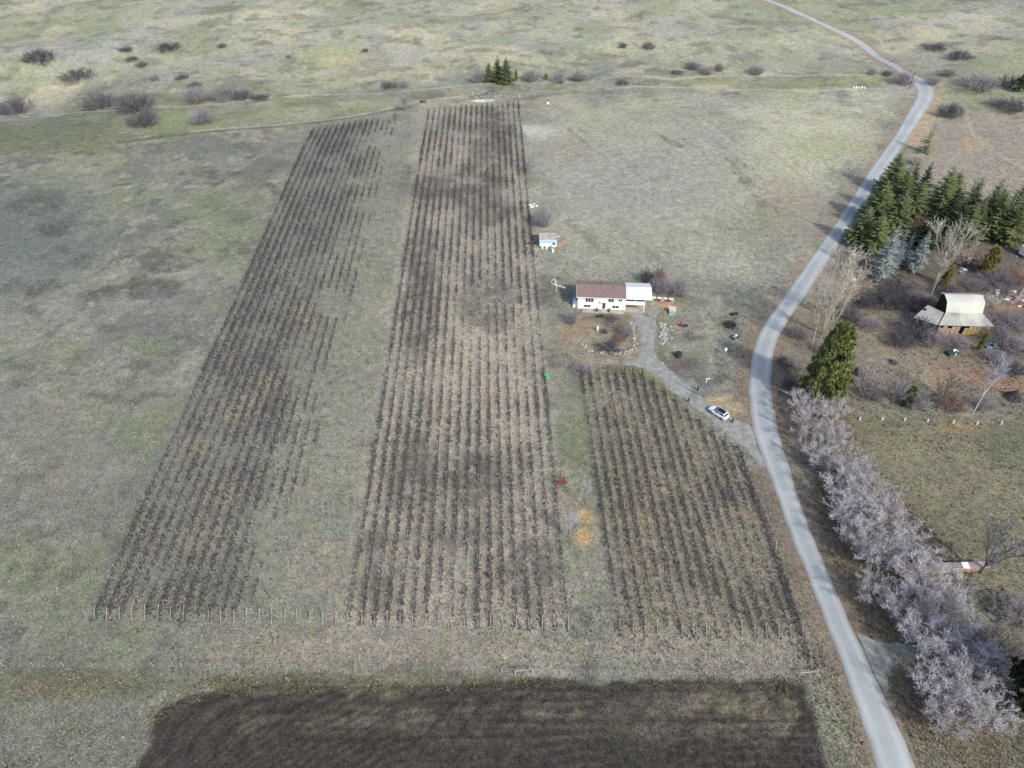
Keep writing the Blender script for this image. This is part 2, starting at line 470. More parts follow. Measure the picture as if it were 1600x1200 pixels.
    for b in ((900, 1100, 60, 10), (700, 1130, 60, 12), (1220, 1110, 30, 20), (360, 1125, 60, 8), (820, 1120, 90, 16), (1010, 1115, 80, 18), (1150, 1110, 70, 22), (560, 1125, 70, 8), (1130, 1090, 40, 8)):
        p.blob(*b, (112, 104, 86), .9, warp=2.5, patch=.95)
    rl = random.Random(5)
    for k in range(22):     # streaks left by the harrow
        y0_ = 1068 + k * 4.2 + rl.uniform(-1.5, 1.5); xa = rl.uniform(300, 700); xb = xa + rl.uniform(250, 620)
        p.line([(xa + (xb - xa) * t, y0_ + 3 * math.sin(t * 3 + k) + rl.uniform(-.5, .5)) for t in np.linspace(0, 1, 9) if xa + (xb - xa) * t < 1250], (46, 44, 43) if k % 2 else (92, 86, 80), .14, .65, .15, edge=.4)
    for k in range(9):      # wheel arcs of the tractor turning on the headland
        r = 10 + k * 1.9
        q = [(300 + 1.0 * r * 10 * math.cos(t) + 190, 1185 - r * 5.2 * math.sin(t)) for t in np.linspace(math.pi * .98, math.pi * .42, 14)]
        p.line(q, (44, 43, 43) if k % 2 else (76, 73, 70), .22, .75, .1, edge=.5)
    for k in range(6):
        q = [(640 + k * 26 + 60 * t, 1150 - 62 * math.sin(t * 1.3) - k * 1.5) for t in np.linspace(0, 1.6, 10)]
        p.line(q, (48, 47, 46) if k % 2 else (80, 77, 72), .22, .7, .1, edge=.5)
    # right of the road
    p.poly([(1300, 640), (1330, 640), (1640, 655), (1640, 980), (1560, 960), (1490, 880), (1420, 800), (1330, 690)], (120, 114, 92), 3, 2, .95)
    for b in ((1480, 720, 60, 30), (1400, 700, 40, 20), (1560, 760, 50, 40), (1450, 790, 40, 30)):
        p.blob(*b, (130, 124, 98), .6, patch=.3)
    for b in ((1380, 660, 50, 9), (1570, 700, 40, 40), (1500, 830, 60, 20)):
        p.blob(*b, (98, 106, 80), .45)
    p.blob(1500, 668, 30, 9, (150, 128, 84), .8); p.blob(1330, 650, 16, 8, (140, 104, 78), .8)
    p.poly([(1215, 600), (1330, 600), (1345, 700), (1440, 815), (1500, 880), (1520, 960), (1640, 980), (1640, 1230), (1440, 1230), (1370, 1050), (1290, 850)], (112, 100, 80), 3, 2, .9, patch=.2)
    p.poly([(1225, 520), (1330, 420), (1400, 420), (1640, 420), (1640, 645), (1330, 636), (1240, 640), (1212, 580)], (122, 112, 98), 4, 3, .9)
    p.poly([(1345, 505), (1420, 500), (1450, 560), (1500, 590), (1400, 620), (1340, 560)], (138, 128, 104), 4, 3, .8)
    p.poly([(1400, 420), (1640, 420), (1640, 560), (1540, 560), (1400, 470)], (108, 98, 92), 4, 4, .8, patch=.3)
    for b in ((1510, 582, 60, 10), (1560, 598, 40, 8), (1372, 505, 30, 8), (1575, 478, 26, 8), (1330, 455, 20, 8)):
        p.blob(*b, (150, 116, 90), .7, patch=.4)
    p.blob(1440, 594, 40, 10, (160, 146, 110), .6); p.blob(1390, 567, 30, 8, (120, 118, 118), .6)
    p.poly([(1440, 190), (1640, 180), (1640, 340), (1480, 290), (1420, 250)], (151, 139, 126), 5, 4, .85)
    p.poly([(1450, 120), (1640, 60), (1640, 185), (1500, 170)], (140, 144, 112), 8, 5, .75); p.blob(1525, 225, 22, 8, (168, 146, 104), .7)
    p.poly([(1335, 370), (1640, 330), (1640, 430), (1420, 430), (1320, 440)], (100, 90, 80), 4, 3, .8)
    p.line([(1505, 160), (1520, 210), (1560, 240), (1640, 290)], (176, 158, 134), .5, .6)
    # verges
    p.line(road_c[:-8], (146, 128, 108), 4.6, .75, 1.4, world=True, edge=2.5)
    p.line(road_c[-14:], (124, 108, 92), 5.4, .8, 1.0, world=True, edge=2.5)
    p.line([(1460, 150), (1440, 200), (1420, 228)], (176, 150, 122), 3.0, .7, 1.0)
    # house yard
    p.poly([(880, 486), (1000, 488), (1000, 552), (930, 556), (880, 545)], (142, 132, 106), 2, 1.5, .8, patch=.2)
    p.blob(905, 519, 24, 12, (152, 126, 96), .7, patch=.4); p.blob(948, 497, 36, 6, (96, 84, 74), .8); p.blob(965, 508, 24, 9, (100, 88, 78), .75); p.blob(950, 560, 42, 5, (152, 130, 88), .8)
    p.poly([(960, 566), (1000, 574), (1075, 632), (1060, 632), (1000, 584), (930, 578)], (108, 112, 70), 1, .6, .8)
    p.blob(1034, 478, 26, 7, (174, 148, 108), .9, warp=.8); p.blob(1015, 492, 8, 8, (140, 122, 84), .8)
    p.poly([(1028, 490), (1034, 484), (1038, 500), (1034, 545), (1044, 565), (1028, 555)], (112, 116, 72), 1, .6, .8)
    p.blob(1075, 568, 34, 18, (100, 90, 82), .85); p.blob(1062, 505, 26, 12, (150, 136, 112), .6)
    p.blob(1122, 626, 18, 6, (170, 146, 108), .9, warp=.8); p.blob(1145, 640, 14, 10, (164, 148, 112), .8)
    p.blob(916, 806, 13, 15, (182, 150, 100), .95, edge=.7, warp=1.0); p.blob(912, 838, 16, 14, (180, 146, 96), .95, edge=.7, warp=1.0); p.blob(914, 822, 7, 8, (166, 142, 104), .8, edge=.7, warp=1.0); p.blob(930, 830, 6, 22, (160, 150, 128), .7)
    p.blob(880, 778, 26, 40, (150, 138, 122), .7); p.blob(835, 370, 12, 16, (150, 132, 108), .7); p.blob(872, 380, 14, 9, (152, 126, 96), .7)
    # worn tracks, bare patches, weed lines in the field
    for ln in ([(-50, 182), (100, 178), (190, 172), (300, 166), (420, 153), (560, 147), (660, 140)], [(660, 140), (760, 130), (900, 129), (1050, 124), (1200, 117), (1400, 116)], [(830, 142), (1000, 135), (1170, 141), (1300, 140), (1420, 136)], [(300, 206), (430, 196), (560, 180), (650, 160), (760, 142)]):
        p.line(ln, (176, 172, 150), .7, .65, .6)
    p.line([(640, 168), (560, 182), (430, 198), (250, 214), (190, 222)], (88, 90, 80), 1.1, .6, .9)
    p.line([(1145, 255), (1165, 285), (1190, 320)], (96, 100, 84), 1.0, .5, 2.4); p.line([(1030, 210), (1060, 228)], (96, 100, 78), 1.4, .7, 1.2)
    rl = random.Random(21)
    for k in range(46):     # old mowing streaks running down the big field
        xa = rl.uniform(880, 1290); ya = rl.uniform(170, 360); l_ = rl.uniform(.4, 1.3)
        p.line([(xa + 70 * l_ * t + rl.uniform(-3, 3), ya + 58 * l_ * t) for t in (0, .25, .5, .75, 1)], rl.choice([(112, 112, 102), (120, 118, 112), (178, 170, 150), (100, 104, 88)]), .35, rl.uniform(.25, .5), 1.2)
    for k in range(26):     # grazing paths and streaks in the left field
        xa = rl.uniform(-20, 330); ya = rl.uniform(330, 930); l_ = rl.uniform(.5, 1.6)
        p.line([(xa + 80 * l_ * t, ya - 26 * l_ * t + rl.uniform(-4, 4)) for t in (0, .25, .5, .75, 1)], rl.choice([(98, 100, 94), (146, 142, 128), (106, 106, 98)]), .3, rl.uniform(.2, .45), 1.2)
    p.blob(748, 157, 24, 2.2, (214, 213, 206), .95, edge=.8, warp=1.2); p.blob(842, 205, 24, 10, (172, 178, 166), .85, warp=2)
    p.blob(790, 152, 30, 6, (150, 148, 136), .6, patch=.6); p.blob(560, 100, 40, 20, (150, 140, 100), .4)
    lum = (p.c * np.array([.3, .55, .15])).sum(1, keepdims=True)
    return lum + (p.c - lum) * .76

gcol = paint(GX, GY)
# real furrows in the ploughed strip: long passes that curve at the left headland
_q = np.where((GY > 34) & (GY < 62) & (np.abs(GX) < 62))[0]
_sd = poly_sd(GX[_q], GY[_q], world_pts(SOIL))
_u = GY[_q] + .018 * np.clip(-GX[_q] - 8, 0, 60) ** 2 + (fbm(GX[_q], GY[_q], 14, 151, 3) - .5) * 6.0
GZ[_q] += smooth(_sd / 1.5) * (.075 * np.sin(_u * 2 * math.pi / 1.45) * smooth((fbm(GX[_q], GY[_q], 9, 152, 3) - .36) / .22) + (vnoise(GX[_q] * 1.9, GY[_q] * 1.9, 7) - .5) * .22)
nx, ny = len(xs), len(ys)
ii = np.arange(nx * ny).reshape(ny, nx)
faces = np.stack([ii[:-1, :-1], ii[:-1, 1:], ii[1:, 1:], ii[1:, :-1]], -1).reshape(-1, 4)
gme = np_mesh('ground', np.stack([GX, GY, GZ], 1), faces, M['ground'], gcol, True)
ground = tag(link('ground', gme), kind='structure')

def ground_color_at(x, y):
    xi = np.clip(np.searchsorted(xs, x), 0, nx - 1); yi = np.clip(np.searchsorted(ys, y), 0, ny - 1)
    return gcol[yi * nx + xi]

# ------------------------------------------------------------------ roads
def road_strip(name, L, Rr, material, dz, step=2.0, crown=0.06, cross=14):
    n = len(L)
    Lr = resample(L, step); 
    # pair by parameter: resample both with equal counts per piece
    a = [Vector((p[0], p[1], 0)) for p in L]; b = [Vector((p[0], p[1], 0)) for p in Rr]
    rows = []
    for i in range(n - 1):
        k = max(2, int((a[i + 1] - a[i]).length / step))
        for j in range(k):
            t = j / k
            def cr(q):
                p0 = q[max(i - 1, 0)]; p1 = q[i]; p2 = q[i + 1]; p3 = q[min(i + 2, n - 1)]
                return 0.5 * ((2 * p1) + (p2 - p0) * t + (2 * p0 - 5 * p1 + 4 * p2 - p3) * t * t + (3 * p1 - p0 - 3 * p2 + p3) * t ** 3)
            rows.append((cr(a), cr(b)))
    for it in range(6):                          # smooth both edges
        rows = [rows[0]] + [((rows[i - 1][0] + rows[i][0] * 2 + rows[i + 1][0]) / 4, (rows[i - 1][1] + rows[i][1] * 2 + rows[i + 1][1]) / 4) for i in range(1, len(rows) - 1)] + [rows[-1]]
    V = []; Fq = []; RC = []
    for r, (p, q) in enumerate(rows):
        jl = (float(fbm(p.x, p.y, 1.7, 71, 2)) - .5) * .5; jr = (float(fbm(q.x, q.y, 1.7, 72, 2)) - .5) * .5
        d = (q - p); d = d / max(d.length, 1e-6)
        p2 = p + d * jl; q2 = q + d * jr
        for c in range(cross + 1):
            t = c / cross; m = p2.lerp(q2, t)
            edge = abs(2 * t - 1)
            V.append((m.x, m.y, gz(m.x, m.y) + dz + crown * (1 - edge ** 2) - (0.10 if edge == 1 else 0)))
            wheel = max(math.exp(-((edge - .52) / .16) ** 2), 0)
            v = .90 + .17 * wheel + (float(fbm(m.x, m.y, 5, 77, 4)) - .5) * .36
            base = Vector(s2l((166, 172, 171))) * v
            if edge > .8: base = base.lerp(Vector(s2l((130, 121, 110))), min(1, .8 * (edge - .8) / .2 * (.4 + 1.2 * float(fbm(m.x, m.y, 2.5, 78, 2)))))
            RC.append(tuple(base))
    w = cross + 1
    for r in range(len(rows) - 1):
        for c in range(cross):
            Fq.append((r * w + c, r * w + c + 1, (r + 1) * w + c + 1, (r + 1) * w + c))
    me = np_mesh(name, np.array(V), np.array(Fq), material, np.array(RC), True)
    return tag(link(name, me), kind='structure')
road_strip('road', road_l, road_r, M['road'], 0.07, crown=0.10)

def flat_area(name, polys, material, dz):
    bm = bmesh.new()
    for P in polys:
        W = world_pts(P)
        pts = resample(W + [W[0]], 1.0)[:-1]
        sd_poly = [(p.x, p.y) for p in pts]
        q = np.array(sd_poly); st = 0.5
        gx = np.arange(q[:, 0].min() - 1, q[:, 0].max() + 1, st); gy = np.arange(q[:, 1].min() - 1, q[:, 1].max() + 1, st)
        A, B = np.meshgrid(gx, gy)
        sd = poly_sd(A.ravel(), B.ravel(), sd_poly) + (fbm(A.ravel(), B.ravel(), 2.0, 81, 3) - .5) * 1.3
        sd = sd.reshape(A.shape); keep = sd > 0
        vid = {}
        def vv(r, c):
            if (r, c) not in vid:
                x, y = A[r, c], B[r, c]
                vid[(r, c)] = bm.verts.new((x, y, gz(x, y) + min(dz, -0.03 + sd[r, c] * 0.12 + 0.03)))
            return vid[(r, c)]
        for r in range(A.shape[0] - 1):
            for c in range(A.shape[1] - 1):
                if keep[r, c] or keep[r + 1, c + 1] or keep[r, c + 1] or keep[r + 1, c]:
                    bm.faces.new((vv(r, c), vv(r, c + 1), vv(r + 1, c + 1), vv(r + 1, c)))
    me = bpy.data.meshes.new(name); bm.to_mesh(me); bm.free(); me.materials.append(material)
    for f in me.polygons: f.use_smooth = True
    return tag(link(name, me), kind='structure')
flat_area('driveway', DRIVE, M['gravel'], 0.05)
flat_area('side_track', SIDE, M['gravel'], 0.05)

# ------------------------------------------------------------------ grass and weed tufts (uncountable)
def scatter(n, y0, y1):
    """points spread over the ground the picture can show, denser near the camera"""
    u = NR.rand(n); d = y0 * (y1 / y0) ** u
    half = d * 0.80 + 40
    return (NR.rand(n) * 2 - 1) * half, d
NO_GRASS = [world_pts(P) for P in (DRIVE[0], SIDE[0], SOIL, [(898, 440), (1012, 440), (1012, 488), (898, 486)], [(838, 355), (872, 355), (872, 386), (838, 386)], [(1440, 490), (1545, 490), (1545, 530), (1440, 530)])]
def ok_points(x, y):
    k = line_d(x, y, road_c) > 3.4
    for P in NO_GRASS: k &= poly_sd(x, y, P) < 0.1
    return k
def tufts(name, n, hmin, hmax, label, spread, seed, jitter, y0=38, y1=430, tint=None, mask=None):
    x, y = scatter(n, y0, y1)
    k = ok_points(x, y)
    if mask is not None: k &= mask(x, y)
    x, y = x[k], y[k]; n = len(x)
    c = ground_color_at(x, y) * (1 + (NR.rand(n, 1) - .5) * jitter)
    if tint is not None:
        t = (NR.rand(n, 1) ** 2) * tint[1]; c = c * (1 - t) + np.array(s2l(tint[0])) * t
    z = hgt(x, y); h = hmin + (hmax - hmin) * NR.rand(n) ** 1.8
    V = []; C = []
    for b in range(3):
        a = NR.rand(n) * 6.283; l = h * spread * (0.4 + 0.8 * NR.rand(n)); w = h * (0.22 + 0.2 * NR.rand(n))
        dx, dy = np.cos(a), np.sin(a)
        V += [np.stack([x - dy * w, y + dx * w, z - .02], 1), np.stack([x + dy * w, y - dx * w, z - .02], 1), np.stack([x + dx * l, y + dy * l, z + h * (0.7 + 0.3 * NR.rand(n))], 1)]
        C += [c * .9, c * .9, c * 1.08]
    V = np.stack(V, 1).reshape(-1, 3); C = np.stack(C, 1).reshape(-1, 3)
    f = np.arange(len(V)).reshape(-1, 3)
    o = link(name, np_mesh(name, V, f, M['tuft'], C))
    return tag(o, label, 'grass', kind='stuff')
tufts('dry_grass', 260000, .09, .34, 'short dry grey green grass covering the fields', 0.9, 1, .8, tint=((182, 172, 142), .6))
tufts('weed_clumps', 26000, .2, .55, 'scattered darker weed clumps among the dry grass', 0.8, 2, .5, tint=((84, 76, 70), .8), mask=lambda x, y: fbm(x, y, 14, 91, 3) > .50)

_sp = world_pts([(225, 1130), (245, 1085), (300, 1060), (480, 1058), (660, 1063), (800, 1060), (1000, 1064), (1230, 1070), (1260, 1090), (1210, 1080), (900, 1074), (700, 1084), (560, 1082), (430, 1084), (330, 1092), (270, 1110), (250, 1140)])
_ng = NO_GRASS; NO_GRASS = [P for i, P in enumerate(_ng) if i != 2]
def _stub(x, y):
    d = poly_sd(x, y, _sp)
    return (d > 0) & (fbm(x, y, 1.6, 95, 2) > .47)
tufts('yellow_stubble', 90000, .10, .34, 'yellowish stubble along the edge of the ploughed soil', .8, 5, .5, y0=44, y1=62, tint=((150, 142, 100), 1.0), mask=_stub)
tufts('brown_weeds', 60000, .15, .5, 'brownish dead weeds around the barn and along the tree row', .8, 6, .6, y0=60, y1=250, tint=((110, 92, 80), .9), mask=lambda x, y: (poly_sd(x, y, world_pts([(1215, 560), (1330, 440), (1640, 400), (1640, 650), (1330, 640), (1345, 700), (1500, 880), (1640, 960), (1640, 1220), (1430, 1220), (1290, 850)])) > 0) & (fbm(x, y, 6, 96, 3) > .45))
_soil = world_pts(SOIL)
tufts('soil_clods', 150000, .05, .2, 'rough dark clods of the ploughed soil', .9, 8, .9, y0=38, y1=60, tint=((92, 86, 80), .5), mask=lambda x, y: poly_sd(x, y, _soil) > 0)
_dk = [world_pts([(cx + rx * math.cos(t), cy + ry * math.sin(t)) for t in np.linspace(0, 6.283, 10, endpoint=False)]) for cx, cy, rx, ry in ((95, 400, 40, 13), (235, 405, 46, 18), (60, 455, 24, 11), (165, 457, 16, 9), (240, 450, 32, 11), (15, 600, 28, 14), (65, 320, 42, 19), (85, 360, 32, 10), (42, 485, 20, 9), (1155, 262, 12, 14), (1170, 290, 12, 16), (1045, 222, 14, 7))]
def _dark(x, y):
    k = np.zeros(len(x), bool)
    for P in _dk: k |= poly_sd(x, y, P) + (fbm(x, y, 5, 97, 3) - .5) * 14 > 0
    return k & (fbm(x, y, 2.5, 98, 2) > .42)
tufts('dark_weeds', 260000, .12, .4, 'dark clumps of dead weeds in the open fields', .7, 7, .4, y0=140, y1=260, tint=((84, 82, 77), .9), mask=_dark)
# ------------------------------------------------------------------ vine rows
DROW = Vector((-42 / F, SP * (1000 / F) + CP, 0)).normalized()
P_A = Vector((*at(146, 970), 0)); P_B = Vector((*at(888, 987), 0))
TOPB = [(440, 212), (483, 204), (585, 189), (660, 173), (803, 163), (860, 160)]

def march_to(p, fn, smax):
    """distance along the row until the pixel of the ground point passes fn"""
    lo, hi = 0.0, smax
    for _ in range(40):
        m = (lo + hi) / 2; q = p + DROW * m
        a, b = pix(q.x, q.y, gz(q.x, q.y))
        if fn(a, b): lo = m
        else: hi = m
    return lo
def polyline_y(pl, x):
    return float(np.interp(x, [p[0] for p in pl], [p[1] for p in pl]))

def post_mesh(name, h, r0, r1, m):
    b = MB(); b.tube((0, 0, -.25), (0, 0, h), r0, r1, 6); return b.mesh(name, m)
ME_POST = post_mesh('trellis_post', 1.75, .05, .045, M['stake'])

def blobs_density(x, y):
    a = smooth((fbm(np.asarray(x) * 1.9, y, 8.0, 101, 4) - .36) / .26)
    b = smooth((fbm(x, y, 30, 111, 3) - .34) / .26)
    return .22 + .98 * a * (.50 + .62 * b)

def vine_row(p, length, idx_label, dens, vines=True, group='vine rows', left_dark=0.0, scale=1.0):
    p = Vector((p.x, p.y, 0)); q = p + DROW * length
    o = empty('vine_row', (p.x, p.y, gz(p.x, p.y)), 0, idx_label, 'vine row', group)
    ox, oy, oz = o.location
    rnd = random.Random(hash((round(p.x, 1), round(p.y, 1))) & 0xffff)
    def loc(s, dz=0.0, off=0.0):
        w = p + DROW * s
        x = w.x + off * DROW.y; y = w.y - off * DROW.x
        return (x - ox, y - oy, gz(x, y) - oz + dz)
    # end posts with their inclined braces
    for s, sg in ((2.2, -1), (length - 2.2, 1)):
        b = MB(); b.tube(Vector(loc(s + sg * 2.1, -.15)), Vector(loc(s + sg * rnd.uniform(.0, .7), rnd.uniform(1.35, 1.7), rnd.uniform(-.12, .12))), .062, .055, 6)
        b.build('end_post', M['post'], o)
    k = int((length - 4.4) / 7.2)
    for j in range(1, k):
        s = 2.2 + (length - 4.4) * j / k
        e = link('post', ME_POST, o, loc(s)); e.rotation_euler = (rnd.uniform(-.06, .06), rnd.uniform(-.06, .06), rnd.uniform(0, 6))
    # two trellis wires
    b = MB()
    for hz in (.8, 1.5):
        n = max(2, int(length / 12)); prev = None
        for j in range(n + 1):
            c = loc(2.2 + (length - 4.4) * j / n, hz)
            if prev: b.tube(prev, c, .012, n=3, cap=False)
            prev = c
    b.build('wire', M['wire'], o)
    if not vines: return o
    # bare vines: trunk, cordon and upright canes as thin blades, plus a strip of bare soil and prunings
    N = int(length / 0.95)
    s = 1.2 + np.arange(N) * 0.95 + NR.rand(N) * .5
    wx = p.x + DROW.x * s; wy = p.y + DROW.y * s
    rowvar = .72 + .56 * fbm(s + p.x * 7.0, s * 0 + p.x * 3.1, 24, 131, 3)
    dn = dens(wx, wy) * blobs_density(wx, wy) * rowvar
    dn = np.clip(dn * (0.5 + NR.rand(N)), 0, 1.3)
    V = []; C = []
    keep = dn > 0.13
    s2, dn2, wx2, wy2 = s[keep], dn[keep], wx[keep], wy[keep]
    n2 = len(s2)
    if n2:
        gzv = hgt(wx2, wy2)
        base = np.array(s2l((74, 69, 72)))
        for c in range(11):
            sp = NR.rand(n2)
            a = (NR.rand(n2) - .5) * 1.1; off0 = (NR.rand(n2) - .5) * .30; off1 = off0 + (NR.rand(n2) - .5) * .95
            bx = wx2 + DROW.x * a + DROW.y * off0; by = wy2 + DROW.y * a - DROW.x * off0
            a1 = a + (NR.rand(n2) - .5) * .9
            tx = wx2 + DROW.x * a1 + DROW.y * off1; ty = wy2 + DROW.y * a1 - DROW.x * off1
            h0 = 0.0 if c < 2 else .45 + .3 * sp
            hh = (.35 + .95 * sp) * np.clip(dn2 + .25, .3, 1.05)
            w = .035 + .05 * NR.rand(n2)
            ang = NR.rand(n2) * 3.14
            ex, ey = np.cos(ang) * w, np.sin(ang) * w
            z0 = gzv + h0
            V += [np.stack([bx - ex - ox, by - ey - oy, z0 - oz], 1), np.stack([bx + ex - ox, by + ey - oy, z0 - oz], 1), np.stack([tx - ox, ty - oy, gzv + h0 * .8 + hh - oz], 1)]
            cc = base * (0.7 + .9 * NR.rand(n2, 1))
            C += [cc, cc, cc]
        V = np.stack(V, 1).reshape(-1, 3); C = np.stack(C, 1).reshape(-1, 3)
        tag(link('vines', np_mesh('vines', V, np.arange(len(V)).reshape(-1, 3), M['vine'], C), o), kind='stuff')
    # loose litter of prunings and bare soil under the wires: small scattered flakes, soft at the edges
    per = 7; st = .55; n = int(length / st) * per
    sv = NR.rand(n) * length; cx = p.x + DROW.x * sv; cy = p.y + DROW.y * sv
    dd = dens(cx, cy) * blobs_density(cx, cy)
    kp = NR.rand(n) < np.clip(dd * 1.1 - .08, 0.02, 1)
    sv, cx, cy, dd = sv[kp], cx[kp], cy[kp], dd[kp]; n = len(sv)
    if n:
        off = NR.randn(n) * (.17 + left_dark * .55) * (.6 + .6 * np.clip(dd, 0, 1.3))
        cx = cx + DROW.y * off; cy = cy - DROW.x * off
        r = .10 + .20 * NR.rand(n); a0 = NR.rand(n) * 6.28; Vv = []
        for k in range(4):
            rr = r * (.6 + .6 * NR.rand(n)) * (1.5 if k % 2 == 0 else .8); x_ = cx + np.cos(a0 + k * 1.571) * rr; y_ = cy + np.sin(a0 + k * 1.571) * rr
            Vv.append(np.stack([x_ - ox, y_ - oy, hgt(x_, y_) + .03 + .05 * NR.rand(n) - oz], 1))
        Vv = np.stack(Vv, 1).reshape(-1, 3)
        gc = ground_color_at(cx, cy); t = NR.rand(n, 1) * .35
        cs = np.repeat((np.array(s2l((78, 73, 73))) * (1 - t) + gc * t) * (.75 + .5 * NR.rand(n, 1)), 4, axis=0)
        tag(link('prunings', np_mesh('prunings', Vv, np.arange(n * 4).reshape(-1, 4), M['vine'], cs), o), kind='stuff')
    return o

def ordinal(k):
    w = ['first', 'second', 'third', 'fourth', 'fifth', 'sixth', 'seventh', 'eighth', 'ninth', 'tenth', 'eleventh', 'twelfth', 'thirteenth', 'fourteenth', 'fifteenth', 'sixteenth', 'seventeenth', 'eighteenth', 'nineteenth', 'twentieth']
    return w[k]

def dens_main(i):
    def f(x, y):
        d = np.full(np.shape(x), .78)
        pale = np.exp(-(((x - 2) / 16) ** 2 + ((y - 142) / 34) ** 2)); d = d - .42 * pale
        dark = np.exp(-(((x + 10) / 14) ** 2 + ((y - 105) / 12) ** 2)) + np.exp(-(((x + 24) / 8) ** 2 + ((y - 165) / 26) ** 2)) + np.exp(-(((x + 3) / 9) ** 2 + ((y - 190) / 12) ** 2)); d = d + .4 * np.clip(dark, 0, 1)
        if i <= 24: d = d + .25
        if i >= 35: d = d + .25
        return d
    return f
def dens_left(i):
    return lambda x, y: np.full(np.shape(x), 1.2 if i < 8 else .95 - (i - 8) * .12) - .25 * (np.asarray(y) > 235)
for i in range(38):
    pos = P_A.lerp(P_B, i / 37.0)
    ln = march_to(pos, lambda a, b: b > polyline_y(TOPB, a), 330)
    if i <= 10:
        vine_row(pos, ln, 'bare vine row in the left vineyard block, %s from its left edge' % ordinal(i), dens_left(i), group='vine rows of the left block', left_dark=.22)
    elif i <= 19:
        r = vine_row(pos, ln, 'almost empty trellis row on the grass strip, %s from the left vineyard block' % ordinal(i - 11), (lambda x, y, i=i: np.full(np.shape(x), .42 - .07 * (i - 11))), vines=i < 15, group='empty trellis rows on the grass strip')
        r['category'] = 'trellis row'
    else:
        vine_row(pos, ln, 'bare vine row in the long middle block, %s from the grass strip' % ordinal(i - 20), dens_main(i), group='vine rows of the middle block', left_dark=.05)
# right block: cut off by the driveway at its far end
RTOP = [(890, 576), (1000, 580), (1060, 626), (1110, 668), (1144, 698), (1166, 745), (1290, 1040)]
for i in range(16):
    pos = Vector((*at(971 + i * 19.0, 993 + i * .5), 0))
    ln = march_to(pos, lambda a, b: b > polyline_y(RTOP, a) + 3, 160)
    vine_row(pos, ln, 'bare vine row in the right block below the driveway, %s from its left edge' % ordinal(i), lambda x, y: np.full(np.shape(x), .95) + .3 * (np.asarray(y) > 128), group='vine rows of the right block', left_dark=.02)

# the border row that follows the road side of the right block
_d0 = DROW
for (xa, ya), (xb, yb), lab in (((1269, 1047), (1214, 868), 'dark overgrown vine row along the road, lower half of the block edge'), ((1213, 865), (1150, 697), 'dark overgrown vine row along the road, upper half of the block edge')):
    a = Vector((*at(xa, ya), 0)); c = Vector((*at(xb, yb), 0))
    DROW = (c - a).normalized()
    vine_row(a, (c - a).length, lab, lambda x, y: np.full(np.shape(x), 3.2), group='vine rows of the right block', left_dark=.25)
DROW = _d0
# ------------------------------------------------------------------ plants: generators
M['bark'] = mat('grey_bark', (128, 118, 110), rgb2=(104, 95, 90), var=.2, scale=2, obvar=.1)
M['pale_bark'] = mat('pale_bark', (176, 168, 150), rgb2=(150, 142, 126), var=.15, scale=2)
M['birch_bark'] = mat('white_bark', (205, 202, 194), rgb2=(168, 164, 156), var=.15, scale=3)
M['twig_mauve'] = mat('mauve_twigs', (146, 141, 149), rgb2=(124, 119, 126), var=.15, scale=.5, obvar=.16)
M['twig_frost'] = mat('silver_twigs', (200, 198, 202), rgb2=(176, 172, 176), var=.15, scale=.5, obvar=.14)
M['twig_frost_warm'] = mat('warm_silver_twigs', (190, 185, 187), rgb2=(164, 158, 160), var=.15, scale=.5, obvar=.12)
M['twig_dark'] = mat('dark_twigs', (98, 95, 104), rgb2=(80, 77, 84), var=.15, scale=.5, obvar=.2)
M['twig_tan'] = mat('tan_twigs', (188, 183, 172), rgb2=(168, 162, 152), var=.15, scale=.5, obvar=.1)
M['twig_brown'] = mat('russet_twigs', (140, 112, 98), rgb2=(118, 100, 92), var=.15, scale=.5, obvar=.1)
M['twig_silver'] = mat('pale_silver_twigs', (182, 184, 194), rgb2=(166, 164, 174), var=.12, scale=.5, obvar=.06)
M['needle_olive'] = mat('olive_needles', (116, 126, 84), rgb2=(90, 105, 70), var=.3, scale=1.2, obvar=.15, spec=.15)
M['needle_green'] = mat('green_needles', (100, 114, 76), rgb2=(80, 97, 68), var=.3, scale=1.2, obvar=.15, spec=.15)
M['needle_blue'] = mat('blue_spruce_needles', (148, 159, 156), rgb2=(120, 133, 130), var=.28, scale=1.2, obvar=.1, spec=.15)
M['needle_dark'] = mat('dark_needles', (48, 62, 42), rgb2=(40, 54, 40), var=.3, scale=1.2, obvar=.1, spec=.15)
M['needle_pine'] = mat('pine_needles', (130, 138, 84), rgb2=(100, 112, 70), var=.3, scale=.8, spec=.15)
M['needle_gold'] = mat('gold_green_needles', (136, 128, 66), rgb2=(112, 108, 58), var=.25, scale=1.0, spec=.15)

def tri_mesh(name, T, m):
    V = np.array(T, np.float32).reshape(-1, 3)
    return np_mesh(name, V, np.arange(len(V)).reshape(-1, 3), m)

